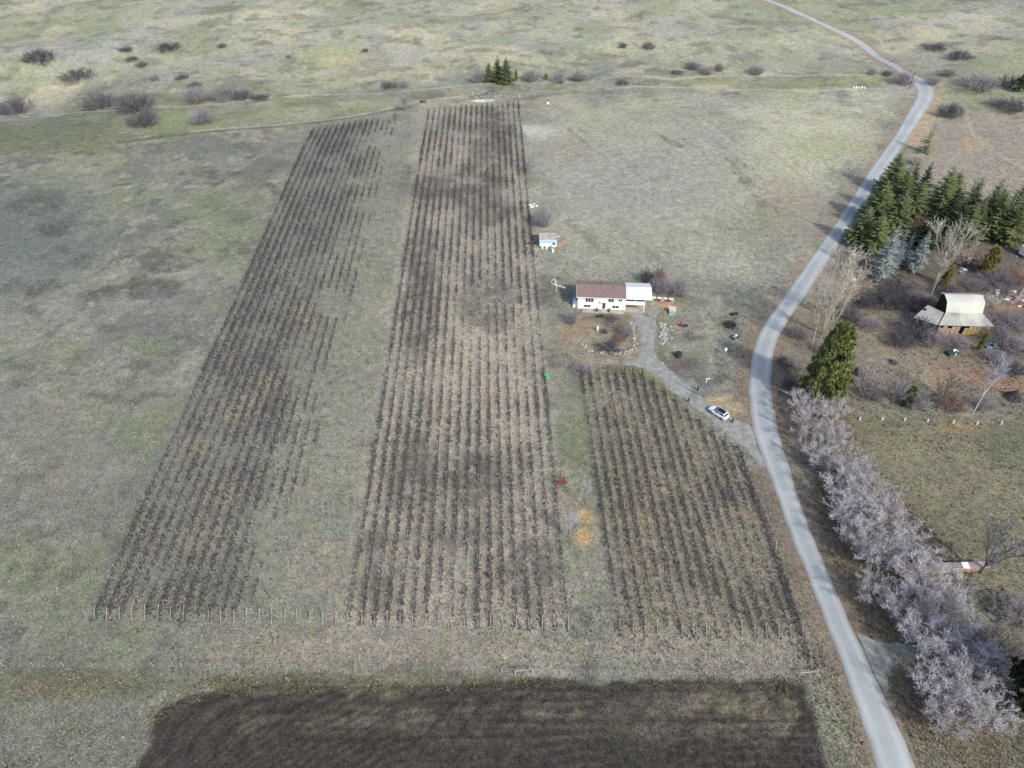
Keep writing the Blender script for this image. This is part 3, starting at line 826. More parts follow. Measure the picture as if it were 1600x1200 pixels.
def bare_tree(seed, H=1.0, W=1.0, trunk=0.25, limbs=7, subs=5, twigs=6, fine=5, up=0.6, stems=1, tw=.006, droop=0.0, r0=.022, short=1.0):
    """unit tree (height H, crown width W): returns (trunk part, list of twig triangles)"""
    rnd = random.Random(seed); wood = MB(); T = []
    def rv(): return Vector((rnd.gauss(0, 1), rnd.gauss(0, 1), rnd.gauss(0, 1))).normalized()
    def blade(p, q, w):
        d = q - p; a = d.cross(rv())
        if a.length < 1e-6: a = Vector((1, 0, 0))
        a.normalize(); T.extend([p - a * w, p + a * w, q])
    for sidx in range(stems):
        ang = rnd.uniform(0, 6.28); sp = 0 if stems == 1 else rnd.uniform(.02, .06) * W
        p = Vector((math.cos(ang) * sp, math.sin(ang) * sp, -.02))
        lean = Vector((math.cos(ang), math.sin(ang), 0)) * (0 if stems == 1 else rnd.uniform(.05, .35) * W / H)
        th = trunk * H * rnd.uniform(.85, 1.15)
        q = p + Vector((0, 0, th)) + lean * th + Vector((rnd.uniform(-.02, .02), rnd.uniform(-.02, .02), 0))
        wood.tube(p, q, r0, r0 * .75, 6)
        for l in range(limbs):
            t = l / max(1, limbs - 1)
            az = l * 2.4 + rnd.uniform(-.4, .4)
            el = up + (1 - up) * t * .9 + rnd.uniform(-.12, .12)
            hz = math.sqrt(max(0, 1 - min(el, .97) ** 2))
            tgt = Vector((math.cos(az) * hz * W * .42, math.sin(az) * hz * W * .42, th + (H - th) * (.45 + .5 * min(el, 1)))) + lean * H * .5
            b0 = p.lerp(q, .75 + .25 * rnd.random()) if t < .9 else q
            mid = b0.lerp(tgt, .5) + Vector((rnd.uniform(-.03, .03), rnd.uniform(-.03, .03), .04))
            wood.tube(b0, mid, r0 * .5, r0 * .33, 4, False); wood.tube(mid, tgt, r0 * .33, r0 * .10, 4, False)
            for k in range(subs):
                f = rnd.uniform(.25, 1.0)
                c0 = b0.lerp(mid, f * 2) if f < .5 else mid.lerp(tgt, f * 2 - 1)
                out = Vector((c0.x * 1.0, c0.y * 1.0, (c0.z - th * .8) * .7 + .05)).normalized()
                dr = (out * 1.0 + rv() * .75 + Vector((0, 0, .25 - droop))).normalized()
                ln = rnd.uniform(.13, .24) * (W + H) * .5 * short
                c1 = c0 + dr * ln
                blade(c0, c1, tw * 1.6)
                for j in range(twigs):
                    e0 = c0.lerp(c1, rnd.uniform(.2, 1.0))
                    d2 = (dr + rv() * .9 + Vector((0, 0, .2 - droop))).normalized()
                    e1 = e0 + d2 * rnd.uniform(.06, .12) * (W + H) * .5
                    blade(e0, e1, tw)
                    for m_ in range(fine):
                        g0 = e0.lerp(e1, rnd.uniform(.2, 1.0)); d3 = (d2 + rv() * 1.0).normalized()
                        blade(g0, g0 + d3 * rnd.uniform(.035, .07) * (W + H) * .5 * short, tw * .8)
    return wood, [tuple(v) for v in T]

def shrub(seed, W=1.0, H=.6, stems=54, twigs=9, fine=5, tw=.0046):
    rnd = random.Random(seed); T = []; wood = MB()
    def rv(): return Vector((rnd.gauss(0, 1), rnd.gauss(0, 1), rnd.gauss(0, 1))).normalized()
    def blade(p, q, w):
        a = (q - p).cross(rv())
        if a.length < 1e-6: a = Vector((1, 0, 0))
        a.normalize(); T.extend([tuple(p - a * w), tuple(p + a * w), tuple(q)])
    for s in range(stems):
        az = rnd.uniform(0, 6.28); r = math.sqrt(rnd.random()); rr = .5 * W * r
        b = Vector((math.cos(az) * rr * .45, math.sin(az) * rr * .45, -.02))
        t = Vector((math.cos(az) * rr, math.sin(az) * rr, H * (1 - .5 * r * r) * rnd.uniform(.6, 1.0)))
        wood.tube(b, b.lerp(t, .75), tw * 1.5, tw * .5, 3, False)
        for k in range(twigs):
            c0 = b.lerp(t, rnd.uniform(.3, 1.0)); d = (t - b).normalized()
            d1 = (d * .8 + rv() * .8 + Vector((0, 0, .2))).normalized(); c1 = c0 + d1 * rnd.uniform(.10, .24) * W
            c1.z = max(c1.z, .02); blade(c0, c1, tw)
            for j in range(fine):
                e0 = c0.lerp(c1, rnd.uniform(.2, 1)); e1 = e0 + (d1 + rv()).normalized() * rnd.uniform(.05, .12) * W
                e1.z = max(e1.z, .02); blade(e0, e1, tw * .75)
    return wood, T

def spruce(seed, W=.4, whorls=22, per=7, steps=6, droop=.25, ragged=.2, bare=.08, tip=.9):
    rnd = random.Random(seed); T = []; wood = MB()
    wood.tube((0, 0, -.02), (0, 0, .55), .016, .009, 6); wood.tube((0, 0, .55), (0, 0, .97), .009, .002, 5)
    for k in range(whorls):
        t = (k + rnd.uniform(-.3, .3)) / whorls; t = min(max(t, 0), .995)
        z = bare + (1 - bare) * t
        L = W * .5 * (1 - t) ** tip * (1 - .25 * math.exp(-t * 14)) + .012
        for j in range(per if t < .85 else 5):
            az = rnd.uniform(0, 6.28); l = L * rnd.uniform(1 - ragged * 1.6, 1 + ragged)
            d = Vector((math.cos(az), math.sin(az), 0)); sd = Vector((-d.y, d.x, 0))
            rise = .35 * t - droop * (1 - t)
            for i in range(steps):
                f0 = i / steps; f1 = (i + 1.25) / steps
                p0 = Vector((0, 0, z)) + d * (l * f0) + Vector((0, 0, rise * l * f0 + .10 * l * f0 * f0))
                p1 = Vector((0, 0, z)) + d * (l * f1) + Vector((0, 0, rise * l * f1 + .10 * l * f1 * f1 - .006))
                w = (l * .24 + .008) * (1.1 - .75 * f0)
                for sgn in (-1, 1):
                    if rnd.random() < .12: continue
                    q = p0.lerp(p1, .7) + sd * sgn * w * rnd.uniform(.7, 1.25) + Vector((0, 0, -rnd.uniform(.0, .55) * w))
                    T.extend([tuple(p0), tuple(p1), tuple(q)])
                if rnd.random() < .7:
                    q = p0.lerp(p1, .6) + Vector((rnd.uniform(-.4, .4) * w, rnd.uniform(-.4, .4) * w, rnd.uniform(-.8, .35) * w))
                    T.extend([tuple(p0 + sd * w * .25), tuple(p1), tuple(q)])
    return wood, T

def pine(seed, W=.8, clumps=130, per=46, rc=.075):
    rnd = random.Random(seed); T = []; wood = MB()
    wood.tube((0, 0, -.02), (0, 0, .5), .028, .018, 7); wood.tube((0, 0, .5), (0, 0, .93), .018, .005, 6)
    for c in range(clumps):
        z = .10 + .88 * (c + rnd.random()) / clumps
        prof = min(1, ((1 - z) / .66) ** .52) * (1 - .30 * max(0, (.35 - z) / .35))
        az = rnd.uniform(0, 6.28)
        r = W * .5 * prof * (rnd.random() ** .35) * rnd.uniform(.8, 1.08) * (.84 + .2 * math.sin(az * 3 + z * 17 + seed) * math.cos(z * 23 + az))
        C = Vector((math.cos(az) * r, math.sin(az) * r, z))
        if c % 3 == 0: wood.tube((0, 0, max(.05, z - .08)), C, .007, .003, 4, False)
        R_ = rc * rnd.uniform(.7, 1.2)
        for k in range(per):
            d = Vector((rnd.gauss(0, 1), rnd.gauss(0, 1), rnd.gauss(.25, .8))).normalized()
            a = d.orthogonal().normalized(); b = d.cross(a); t = rnd.uniform(0, 6.28)
            s_ = (a * math.cos(t) + b * math.sin(t)) * R_ * .17
            o_ = C + d * R_ * .25
            T.extend([tuple(o_ - s_), tuple(o_ + s_), tuple(C + d * R_ * rnd.uniform(.8, 1.25))])
    return wood, T

def variants(fn, seeds, kw, wood_mat, crown_mat, nm):
    out = []
    for s in seeds:
        w, T = fn(s, **kw)
        out.append((w.mesh(nm + '_trunk', wood_mat), tri_mesh(nm + '_crown', T, crown_mat)))
    return out
def recolour(vs, wood_mat, crown_mat):
    out = []
    for a, b in vs:
        a2 = a.copy(); b2 = b.copy(); a2.materials[0] = wood_mat; b2.materials[0] = crown_mat; out.append((a2, b2))
    return out
# unit height, width about one: scaled per plant
V = {}
V['round'] = variants(bare_tree, (1, 2, 3, 4), dict(H=1, W=1.3, trunk=.14, limbs=16, subs=10, twigs=8, fine=6, up=.1, tw=.0036, short=.7), M['bark'], M['twig_frost'], 'round')
V['mauve'] = recolour(V['round'], M['bark'], M['twig_frost_warm'])
V['tall'] = variants(bare_tree, (11, 12, 13), dict(H=1, W=.75, trunk=.30, limbs=8, subs=6, twigs=5, fine=3, up=.3, stems=2, tw=.0024, r0=.013), M['pale_bark'], M['twig_tan'], 'tall')
V['birch'] = variants(bare_tree, (21, 22), dict(H=1, W=.55, trunk=.42, limbs=10, subs=6, twigs=5, fine=3, up=.4, tw=.0045, r0=.016), M['birch_bark'], recolour and M['twig_silver'], 'birch')
V['small'] = variants(bare_tree, (31, 32, 33), dict(H=1, W=1.0, trunk=.22, limbs=8, subs=6, twigs=5, fine=4, up=.35, tw=.0065, r0=.02), M['bark'], M['twig_mauve'], 'small')
V['small_brown'] = recolour(V['small'], M['bark'], M['twig_brown'])
V['silver'] = recolour(V['small'], M['bark'], M['twig_silver'])
V['shrub_mauve'] = variants(shrub, (41, 42, 43, 44), dict(), M['bark'], M['twig_mauve'], 'shrub')
V['shrub_dark'] = recolour(V['shrub_mauve'], M['twig_dark'], M['twig_dark'])
V['shrub_brown'] = recolour(V['shrub_mauve'], M['bark'], M['twig_brown'])
V['shrub_tan'] = recolour(V['shrub_mauve'], M['bark'], M['twig_tan'])
V['spruce_olive'] = variants(spruce, (51, 52, 53), dict(W=.52, whorls=30, per=10, droop=.12), M['bark'], M['needle_olive'], 'spruce')
V['spruce_green'] = variants(spruce, (54, 55, 56), dict(W=.42, whorls=30, per=9, droop=.3), M['bark'], M['needle_green'], 'spruce')
V['spruce_blue'] = variants(spruce, (57, 58), dict(W=.38, whorls=28, per=8, droop=.2), M['bark'], M['needle_blue'], 'spruce')
V['spruce_dark'] = recolour(V['spruce_green'], M['bark'], M['needle_dark'])
V['spruce_thin'] = variants(spruce, (61, 62), dict(W=.42, whorls=15, per=4, droop=.2, ragged=.4), M['pale_bark'], M['needle_olive'], 'spruce')
V['pine'] = variants(pine, (71,), dict(W=.85, clumps=330, per=70, rc=.06), M['bark'], M['needle_pine'], 'pine')
V['juniper'] = variants(pine, (72, 73), dict(W=.9, clumps=60, per=40, rc=.13), M['bark'], M['needle_gold'], 'juniper')
V['green_bush'] = recolour(V['juniper'], M['bark'], M['needle_green'])

_pc = [0]
def plant(kind, name, x, y, H, sx, label, cat, group=None, part=('trunk', 'crown'), rz=None):
    vs = V[kind]; _pc[0] += 1
    a, b = vs[_pc[0] % len(vs)]
    o = empty(name, (x, y, gz(x, y) - .02), rz if rz is not None else (_pc[0] * 1.7) % 6.28, label, cat, group)
    for me, pn in ((a, part[0]), (b, part[1])):
        c = link(pn, me, o); c.scale = (H * sx, H * sx, H)
    return o
def by_base(kind, name, bx, by, ty, wpx, label, cat, group=None, unit=1.0):
    x, y = at(bx, by); H = height_for(x, y, ty); w = wpx / ppm(by)
    return plant(kind, name, x, y, H, (w / unit) / H, label, cat, group)
def by_crown(kind, name, cx, cy, wpx, H, label, cat, group=None, unit=1.35):
    x, y = at(cx, cy, dz=H * .55); w = wpx / ppm(cy)
    return plant(kind, name, x, y, H, (w / unit) / H, label, cat, group)
def bush(kind, cx, cy, wpx, hm, label, group=None):
    hm *= 1.25
    x, y = at(cx, cy, dz=hm * .45); w = wpx / ppm(cy) * .92
    H = hm / .66
    return plant(kind, 'bare_bush', x, y, H, w / H, label, 'bush', group, ('stems', 'twigs'))

# conifers by the road bend and the barn
G = 'conifers of the grove beside the road'
for k, bx, by, ty, w, lab in (
    ('spruce_olive', 1388, 300, 243, 36, 'olive green conifer nearest the road at the far tip of the grove'),
    ('spruce_olive', 1396, 337, 268, 40, 'broad olive conifer second along the road side of the grove'),
    ('spruce_olive', 1366, 346, 288, 40, 'olive conifer overhanging the shaded stretch of road'),
    ('spruce_olive', 1390, 372, 302, 44, 'tall olive conifer right behind the blue spruces'),
    ('spruce_olive', 1340, 380, 328, 36, 'short dark olive conifer at the near road end of the grove'),
    ('spruce_dark', 1431, 322, 259, 30, 'slim dark conifer between the olive conifers and the tall green spruce'),
    ('spruce_olive', 1456, 348, 264, 42, 'tall wide conifer in the middle of the grove with yellowish right side'),
    ('spruce_thin', 1497, 348, 276, 34, 'thin ragged conifer with gaps in its crown in mid grove'),
    ('spruce_green', 1530, 362, 285, 38, 'full green spruce fourth from the right edge of the grove'),
    ('spruce_thin', 1562, 362, 288, 40, 'sparse conifer with a bare pale trunk near the right end'),
    ('spruce_olive', 1587, 376, 300, 34, 'conifer cut by the right picture edge in the grove'),
    ('spruce_olive', 1420, 350, 288, 36, 'olive conifer behind the tall one next to the blue spruces'),
    ('spruce_dark', 1412, 318, 262, 28, 'dark slim conifer hidden behind the first olive conifers'),
    ('spruce_olive', 1362, 392, 340, 34, 'low olive conifer left of the large blue spruce'),
    ('spruce_green', 1514, 372, 312, 30, 'shorter green spruce in front of the thin ragged conifer'),
    ('spruce_green', 1545, 352, 296, 30, 'green spruce behind the full one near the right end of the grove'),
    ('spruce_olive', 1478, 330, 272, 34, 'olive conifer on the far side of mid grove, behind the tall wide one'),
    ('spruce_green', 1510, 338, 284, 34, 'green spruce on the far side of the grove beside the thin ragged conifer'),
    ('spruce_olive', 1543, 372, 304, 38, 'olive conifer in front of the full green spruce near the right end'),
    ('spruce_green', 1575, 348, 292, 34, 'green spruce behind the sparse conifer near the right picture edge'),
    ('spruce_olive', 1572, 380, 312, 36, 'olive conifer at the near right end of the grove beside the birch stems'),
    ('spruce_green', 1604, 356, 290, 36, 'green spruce cut by the right picture edge behind the grove'),
    ('spruce_olive', 1500, 380, 322, 34, 'low olive conifer between the cottonwood and the shorter green spruce'),
    ('spruce_dark', 1470, 366, 300, 36, 'dark conifer under the tall wide one in mid grove'),
    ('spruce_dark', 1476, 388, 340, 34, 'small dark spruce behind the tall bare cottonwood'),
    ('spruce_dark', 1440, 388, 335, 40, 'dark spruce filling the shade behind the blue spruces')):
    by_base(k, 'conifer', bx, by, ty - 8, w * 1.05, lab, 'tree', G, unit=.38)
G = 'blue spruces in front of the grove'
for bx, by, ty, w, lab in ((1374, 434, 347, 40, 'large silvery blue spruce leftmost of the blue spruces'), (1391, 428, 354, 26, 'narrow blue spruce touching the largest blue spruce'), (1428, 423, 358, 32, 'blue spruce nearest the tall bare cottonwood'), (1409, 414, 362, 20, 'small slim bluish spruce between two larger blue spruces')):
    by_base('spruce_blue', 'blue_spruce', bx, by, ty, w, lab, 'tree', G, unit=.38)
by_base('spruce_thin', 'conifer', 1447, 238, 193, 30, 'lone thin pale conifer beside the upper road, shading it', 'tree', unit=.42)
G = 'three conifers on the far track'
by_base('spruce_green', 'conifer', 764, 128, 96, 24, 'shortest of the three conifers on the far track', 'tree', G, unit=.45)
by_base('spruce_green', 'conifer', 778, 128, 87, 30, 'middle one of the three conifers on the far track', 'tree', G, unit=.45)
by_base('spruce_green', 'conifer', 791, 131, 89, 34, 'widest and rightmost of the three conifers on the far track', 'tree', G, unit=.45)
by_base('pine', 'pine_tree', 1279, 628, 507, 92, 'big bushy green pine standing alone beside the road bend', 'tree', unit=.95)
V['pine_dark'] = recolour(V['pine'], M['bark'], M['needle_dark'])
by_base('pine_dark', 'conifer', 1606, 1112, 985, 110, 'dark conifer in the shadow of the lower right corner', 'tree', unit=.9)
by_base('green_bush', 'evergreen_shrub', 1416, 634, 604, 26, 'small dark green shrub among bare trees above the paddock', 'shrub', unit=.95)
by_base('juniper', 'evergreen_shrub', 1538, 428, 386, 34, 'golden green shrub right of the tall bare cottonwood', 'shrub', unit=.95)
by_base('juniper', 'evergreen_shrub', 1474, 448, 416, 20, 'olive shrub at the foot of the tall bare cottonwood', 'shrub', unit=.95)
by_base('green_bush', 'evergreen_shrub', 1592, 144, 114, 26, 'green shrub at the upper right picture edge', 'shrub', unit=.95)
by_base('juniper', 'evergreen_shrub', 806, 126, 110, 9, 'small yellow green shrub right beside the three far conifers', 'shrub', unit=.95)
by_base('juniper', 'evergreen_shrub', 853, 124, 115, 9, 'tiny yellow green shrub among the bare thicket on the far track', 'shrub', unit=.95)
by_base('juniper', 'evergreen_shrub', 1529, 548, 520, 13, 'yellow green creeper bush at the right corner of the barn', 'shrub', unit=.95)

# tall bare trees
G = 'tall bare trees right of the road'
by_base('tall', 'cottonwood_tree', 1455, 458, 346, 66, 'tall pale bare cottonwood behind the white barn', 'tree', G, unit=.6)
by_base('tall', 'cottonwood_tree', 1286, 520, 382, 70, 'tallest pale bare tree beside the road above the big pine', 'tree', G, unit=.6)
by_base('tall', 'cottonwood_tree', 1271, 543, 432, 44, 'slim pale bare tree nearest the road above the big pine', 'tree', G, unit=.6)
by_base('tall', 'cottonwood_tree', 1304, 500, 415, 56, 'spreading pale bare tree between road and blue spruces', 'tree', G, unit=.6)
by_base('birch', 'birch_tree', 1520, 646, 560, 38, 'white stemmed bare birch over the orange dirt above the paddock', 'tree', None, unit=.6)
by_base('birch', 'birch_tree', 1556, 360, 318, 12, 'thin white birch stem in front of the grove at right', 'tree', None, unit=.6)
by_base('birch', 'birch_tree', 1571, 362, 326, 12, 'second thin white birch stem at the right end of the grove', 'tree', None, unit=.6)
G = 'small bare trees above the paddock fence'
by_base('small', 'bare_tree', 1344, 627, 580, 52, 'dark stemmed bare tree right of the big pine', 'tree', G)
by_base('small', 'bare_tree', 1390, 639, 588, 50, 'grey bare tree next to the small green shrub', 'tree', G)
by_base('small_brown', 'bare_tree', 1464, 642, 590, 44, 'forked brown bare tree over the straw patch', 'tree', G)
by_base('tall', 'cottonwood_tree', 1590, 466, 405, 44, 'pale bare tree at the right picture edge beside the junk', 'tree', None, unit=.6)
by_base('small', 'bare_tree', 1532, 896, 822, 96, 'bare tree with a leaning trunk at the end of the firewood stack', 'tree')
by_base('small', 'bare_tree', 632, 174, 148, 28, 'lone round bare tree at the far edge of the vineyard', 'tree')
by_base('silver', 'bare_tree', 913, 792, 752, 26, 'pale silver bare sapling between the vineyard blocks, upper of two', 'tree')
by_base('silver', 'bare_tree', 888, 842, 800, 32, 'pale silver bare sapling beside the ochre dirt patch, lower of two', 'tree')

# silver grey trees along the road
FR = [(1257, 632, 56), (1302, 640, 46), (1264, 668, 62), (1306, 678, 40), (1282, 712, 62), (1322, 722, 62), (1344, 745, 56), (1320, 772, 78), (1362, 780, 88), (1335, 808, 70), (1384, 815, 80), (1342, 842, 70), (1372, 862, 84), (1424, 858, 78), (1366, 922, 66), (1450, 912, 96), (1418, 952, 84), (1470, 945, 76), (1450, 1000, 92), (1500, 1015, 104), (1522, 1050, 100), (1466, 1080, 84), (1508, 1085, 90), (1494, 1125, 76), (1556, 1120, 60)]
for i, (cx, cy, w) in enumerate(FR):
    n = len(FR)
    where = 'first of the row, just below the big pine' if i == 0 else ('%s down the row from the big pine' % ordinal(i) if i < 20 else '%s up the row from the bottom picture edge' % ordinal(n - 1 - i))
    by_crown('mauve' if i % 3 == 2 else 'round', 'silver_grey_tree', cx, cy, w * (1.14 + .14 * (i % 2)), 5.0 + w * .024, 'silver grey tree beside the road, ' + where, 'tree', 'silver grey bare trees along the road')

# bare bushes of the far fields
G = 'bare bushes of the far fields'
for k, cx, cy, w, h, lab in (
    ('shrub_dark', 210, 160, 72, 6.2, 'large purple bush in the gully at far left, upper of a pair'),
    ('shrub_dark', 222, 184, 56, 5.4, 'purple bush in the gully at far left, lower of a pair'),
    ('shrub_mauve', 304, 148, 52, 5.4, 'mauve bush left of the long thicket along the far left track'),
    ('shrub_mauve', 350, 146, 52, 4.6, 'left half of the long mauve thicket on the far left track'),
    ('shrub_dark', 380, 147, 36, 3.4, 'right half of the long mauve thicket on the far left track'),
    ('shrub_mauve', 316, 180, 44, 5.2, 'bush standing alone on the green bank at far left'),
    ('shrub_dark', 406, 152, 34, 1.6, 'low dark bush at the end of the long far left thicket'),
    ('shrub_dark', 152, 158, 60, 5.0, 'dark bush on the slope left of the gully bushes'),
    ('shrub_dark', 20, 165, 70, 5.2, 'dark bush at the left picture edge near the far track'),
    ('shrub_dark', 262, 73, 44, 2.2, 'wide low dark bush on the far slope at top left'),
    ('shrub_dark', 196, 77, 24, 1.6, 'small low bush on the far slope left of the widest one'),
    ('shrub_dark', 206, 92, 22, 1.6, 'dark bush on the far slope, upper of two in a diagonal line'),
    ('shrub_dark', 222, 100, 22, 1.6, 'dark bush on the far slope, lower of two in a diagonal line'),
    ('shrub_mauve', 241, 120, 20, 2.6, 'small mauve bush midway down the far left slope'),
    ('shrub_dark', 284, 120, 26, 1.4, 'low dark oval bush above the mauve thicket'),
    ('shrub_dark', 304, 133, 28, 1.6, 'low dark bush touching the mauve thicket from above'),
    ('shrub_dark', 347, 71, 18, 1.4, 'tiny dark bush at the top edge right of the widest one'),
    ('shrub_dark', 60, 88, 60, 4.0, 'dark bush high on the far left slope'),
    ('shrub_dark', 120, 116, 60, 3.6, 'dark bush halfway down the far left slope'),
    ('shrub_mauve', 452, 88, 14, 1.2, 'faint small bush on the open far slope'),
    ('shrub_dark', 571, 78, 12, 1.4, 'tiny dark bush high on the far slope left of centre'),
    ('shrub_dark', 608, 133, 30, 2.0, 'flat dark bush left of the far conifers, left of a pair'),
    ('shrub_mauve', 632, 131, 22, 2.4, 'mauve bush left of the far conifers, right of a pair'),
    ('shrub_dark', 661, 158, 14, .9, 'tiny dark bush behind the lone round tree'),
    ('shrub_mauve', 747, 118, 26, 5.0, 'mauve thicket touching the left side of the three far conifers'),
    ('shrub_mauve', 831, 118, 32, 4.2, 'round mauve bush right of the three far conifers'),
    ('shrub_mauve', 874, 121, 28, 4.0, 'mauve bush in the middle of the far track thicket'),
    ('shrub_mauve', 906, 118, 28, 3.8, 'mauve bush at the right end of the far track thicket'),
    ('shrub_dark', 972, 129, 26, 1.1, 'flat dark bush lying along the far track'),
    ('shrub_dark', 974, 71, 16, 1.8, 'small dark bush at the top edge near the centre'),
    ('shrub_dark', 1014, 71, 24, 2.6, 'dark bush at the top edge right of the centre'),
    ('shrub_dark', 1058, 112, 24, 1.2, 'low bush left of the pale bank above the field'),
    ('shrub_dark', 1082, 103, 28, 2.6, 'dark bush on the pale bank, left of a cluster of three'),
    ('shrub_mauve', 1104, 110, 28, 2.6, 'grey bush on the pale bank, middle of a cluster of three'),
    ('shrub_brown', 1124, 105, 16, 3.0, 'brownish upright bush, right of a cluster of three on the bank'),
    ('shrub_mauve', 1182, 109, 28, 3.4, 'round mauve bush alone on the bank right of the cluster'),
    ('shrub_mauve', 1363, 112, 18, 2.2, 'small mauve bush left of the bushes at the road bend'),
    ('shrub_dark', 1387, 114, 22, 1.8, 'dark low bush just left of the road bend bush'),
    ('shrub_mauve', 1412, 121, 40, 4.2, 'large mauve bush on the inside of the road bend'),
    ('shrub_mauve', 1458, 125, 26, 2.8, 'round bush on the outside of the road bend'),
    ('shrub_mauve', 1484, 113, 24, 2.4, 'bush right of the round one outside the road bend'),
    ('shrub_dark', 1461, 72, 46, 2.4, 'wide dark bush at the top edge right of the road'),
    ('shrub_dark', 1500, 85, 40, 3.0, 'dark bush below the top edge bush right of the road'),
    ('shrub_mauve', 1530, 127, 66, 5.0, 'very wide mauve bush in the field right of the road bend'),
    ('shrub_dark', 1580, 127, 40, 4.0, 'dark bush at the right edge next to a green shrub'),
    ('shrub_dark', 1486, 172, 40, 4.6, 'dark bush close to the road below the bend'),
    ('shrub_dark', 1584, 164, 50, 4.0, 'dark bush at the right edge below the green shrub'),
    ('shrub_mauve', 1556, 158, 30, 2.6, 'greyish bush left of the dark one at the right edge'),
    ('shrub_tan', 1434, 250, 26, 3.0, 'pale bush at the foot of the lone thin conifer')):
    bush(k, cx, cy, w, h, lab, G)
# bushes of the barn yard and the grove floor
G = 'bare bushes around the barn'
for k, cx, cy, w, h, lab in (
    ('shrub_dark', 1384, 466, 56, 3.4, 'dark thicket below the blue spruces'),
    ('shrub_dark', 1420, 470, 48, 3.4, 'purple grey thicket left of the barn lean-to'),
    ('shrub_dark', 1432, 512, 52, 4.2, 'darkest thicket directly under the barn lean-to'),
    ('shrub_dark', 1412, 530, 40, 3.0, 'dark thicket left of the pole in front of the barn'),
    ('shrub_mauve', 1458, 528, 36, 3.0, 'mauve thicket in front of the left barn corner'),
    ('shrub_mauve', 1496, 535, 34, 2.2, 'grey brush in front of the barn wall'),
    ('shrub_mauve', 1560, 524, 44, 3.0, 'mauve thicket right of the barn'),
    ('shrub_mauve', 1592, 540, 40, 2.6, 'thicket at the right edge below the barn'),
    ('shrub_mauve', 1566, 440, 44, 3.2, 'pale grey thicket among the junk at right'),
    ('shrub_tan', 1546, 470, 30, 2.0, 'straw coloured brush right of the barn ridge'),
    ('shrub_dark', 1332, 492, 30, 3.0, 'dark bush at the foot of the pale bare trees'),
    ('shrub_dark', 1346, 470, 30, 2.6, 'dark bush between the bare trees and the thicket'),
    ('shrub_brown', 1520, 405, 40, 3.4, 'russet bush right of the tall bare cottonwood'),
    ('shrub_brown', 1440, 350, 36, 4.0, 'brown leafless bush in the shade of the grove'),
    ('shrub_dark', 1228, 565, 24, 1.6, 'dark bush on the right verge at the road bend'),
    ('shrub_dark', 1236, 600, 24, 1.5, 'dark bush on the verge left of the big pine'),
    ('shrub_mauve', 1250, 520, 26, 2.0, 'grey bush on the verge under the slim pale tree'),
    ('shrub_brown', 1320, 440, 24, 1.8, 'rust brown bush at the road edge below the grove'),
    ('shrub_mauve', 1434, 625, 40, 2.6, 'mauve bush between small bare trees above the paddock'),
    ('shrub_brown', 1490, 628, 40, 2.4, 'pinkish brown bush left of the white birch'),
    ('shrub_mauve', 1540, 630, 34, 1.8, 'grey bush right of the white birch'),
    ('shrub_mauve', 1365, 612, 30, 2.6, 'grey bush between the first two small bare trees'),
    ('shrub_dark', 1560, 1010, 80, 3.2, 'brownish grey thicket right of the lowest silver trees'),
    ('shrub_mauve', 1585, 950, 60, 2.4, 'purple grey thicket at the right edge below the firewood stack'),
    ('shrub_dark', 1405, 448, 44, 2.6, 'dark thicket right under the slim blue spruce'),
    ('shrub_mauve', 1448, 470, 40, 2.6, 'grey thicket at the foot of the tall bare cottonwood'),
    ('shrub_mauve', 1550, 500, 40, 2.6, 'grey thicket against the right barn gable'),
    ('shrub_mauve', 1580, 500, 44, 2.8, 'grey brown thicket far right of the barn gable'),
    ('shrub_brown', 1590, 432, 40, 2.6, 'russet thicket at the right edge above the junk'),
    ('shrub_mauve', 1530, 446, 36, 2.4, 'pale thicket between the barn ridge and the golden shrub'),
    ('shrub_dark', 1480, 452, 36, 2.0, 'low dark thicket directly behind the barn ridge'),
    ('shrub_mauve', 1560, 560, 44, 1.8, 'low grey thicket below the scrap at the barn corner'),
    ('shrub_dark', 1590, 575, 34, 2.0, 'dark bush at the right edge above the orange dirt'),
    ('shrub_mauve', 1360, 505, 34, 2.2, 'grey thicket left of the meadow before the barn'),
    ('shrub_mauve', 1310, 470, 34, 2.2, 'grey thicket under the spreading pale tree'),
    ('shrub_mauve', 1290, 545, 34, 1.8, 'grey brush between the big pine and the pale trees'),
    ('shrub_tan', 1410, 1030, 30, 1.0, 'pale weeds at the gravel side track')):
    bush(k, cx, cy, w * 1.25, h * 1.1, lab, G)
# shrubs round the house
G = 'bare shrubs around the house'
for k, cx, cy, w, h, lab in (
    ('shrub_mauve', 848, 338, 36, 5.0, 'grey bush right behind the small shed'),
    ('shrub_dark', 1010, 430, 24, 3.2, 'dark bush behind the carport'),
    ('shrub_brown', 1031, 430, 26, 4.2, 'reddish bush behind the carport'),
    ('shrub_mauve', 1032, 445, 36, 4.0, 'grey bush right of the carport roof'),
    ('shrub_mauve', 1062, 448, 34, 4.6, 'mauve bush farthest right of the carport'),
    ('shrub_mauve', 893, 496, 24, 3.0, 'mauve bush at the near left corner of the house'),
    ('shrub_mauve', 980, 516, 28, 3.0, 'round mauve bush beside the driveway in front of the house'),
    ('shrub_dark', 950, 541, 46, 1.4, 'wide low purple bush inside the stone border'),
    ('shrub_brown', 968, 528, 24, 1.2, 'low brown bush behind the wide purple one'),
    ('shrub_mauve', 908, 577, 36, 1.6, 'low mauve bush at the corner of the right vineyard block'),
    ('shrub_mauve', 1148, 775, 26, 1.8, 'pale mauve bush standing in the right vineyard block'),
    ('shrub_dark', 945, 517, 14, 1.2, 'small dark bush in the middle of the front yard'),
    ('shrub_dark', 955, 497, 26, .7, 'low dark bed of stems in front of the house')):
    bush(k, cx, cy, w, h, lab, G)

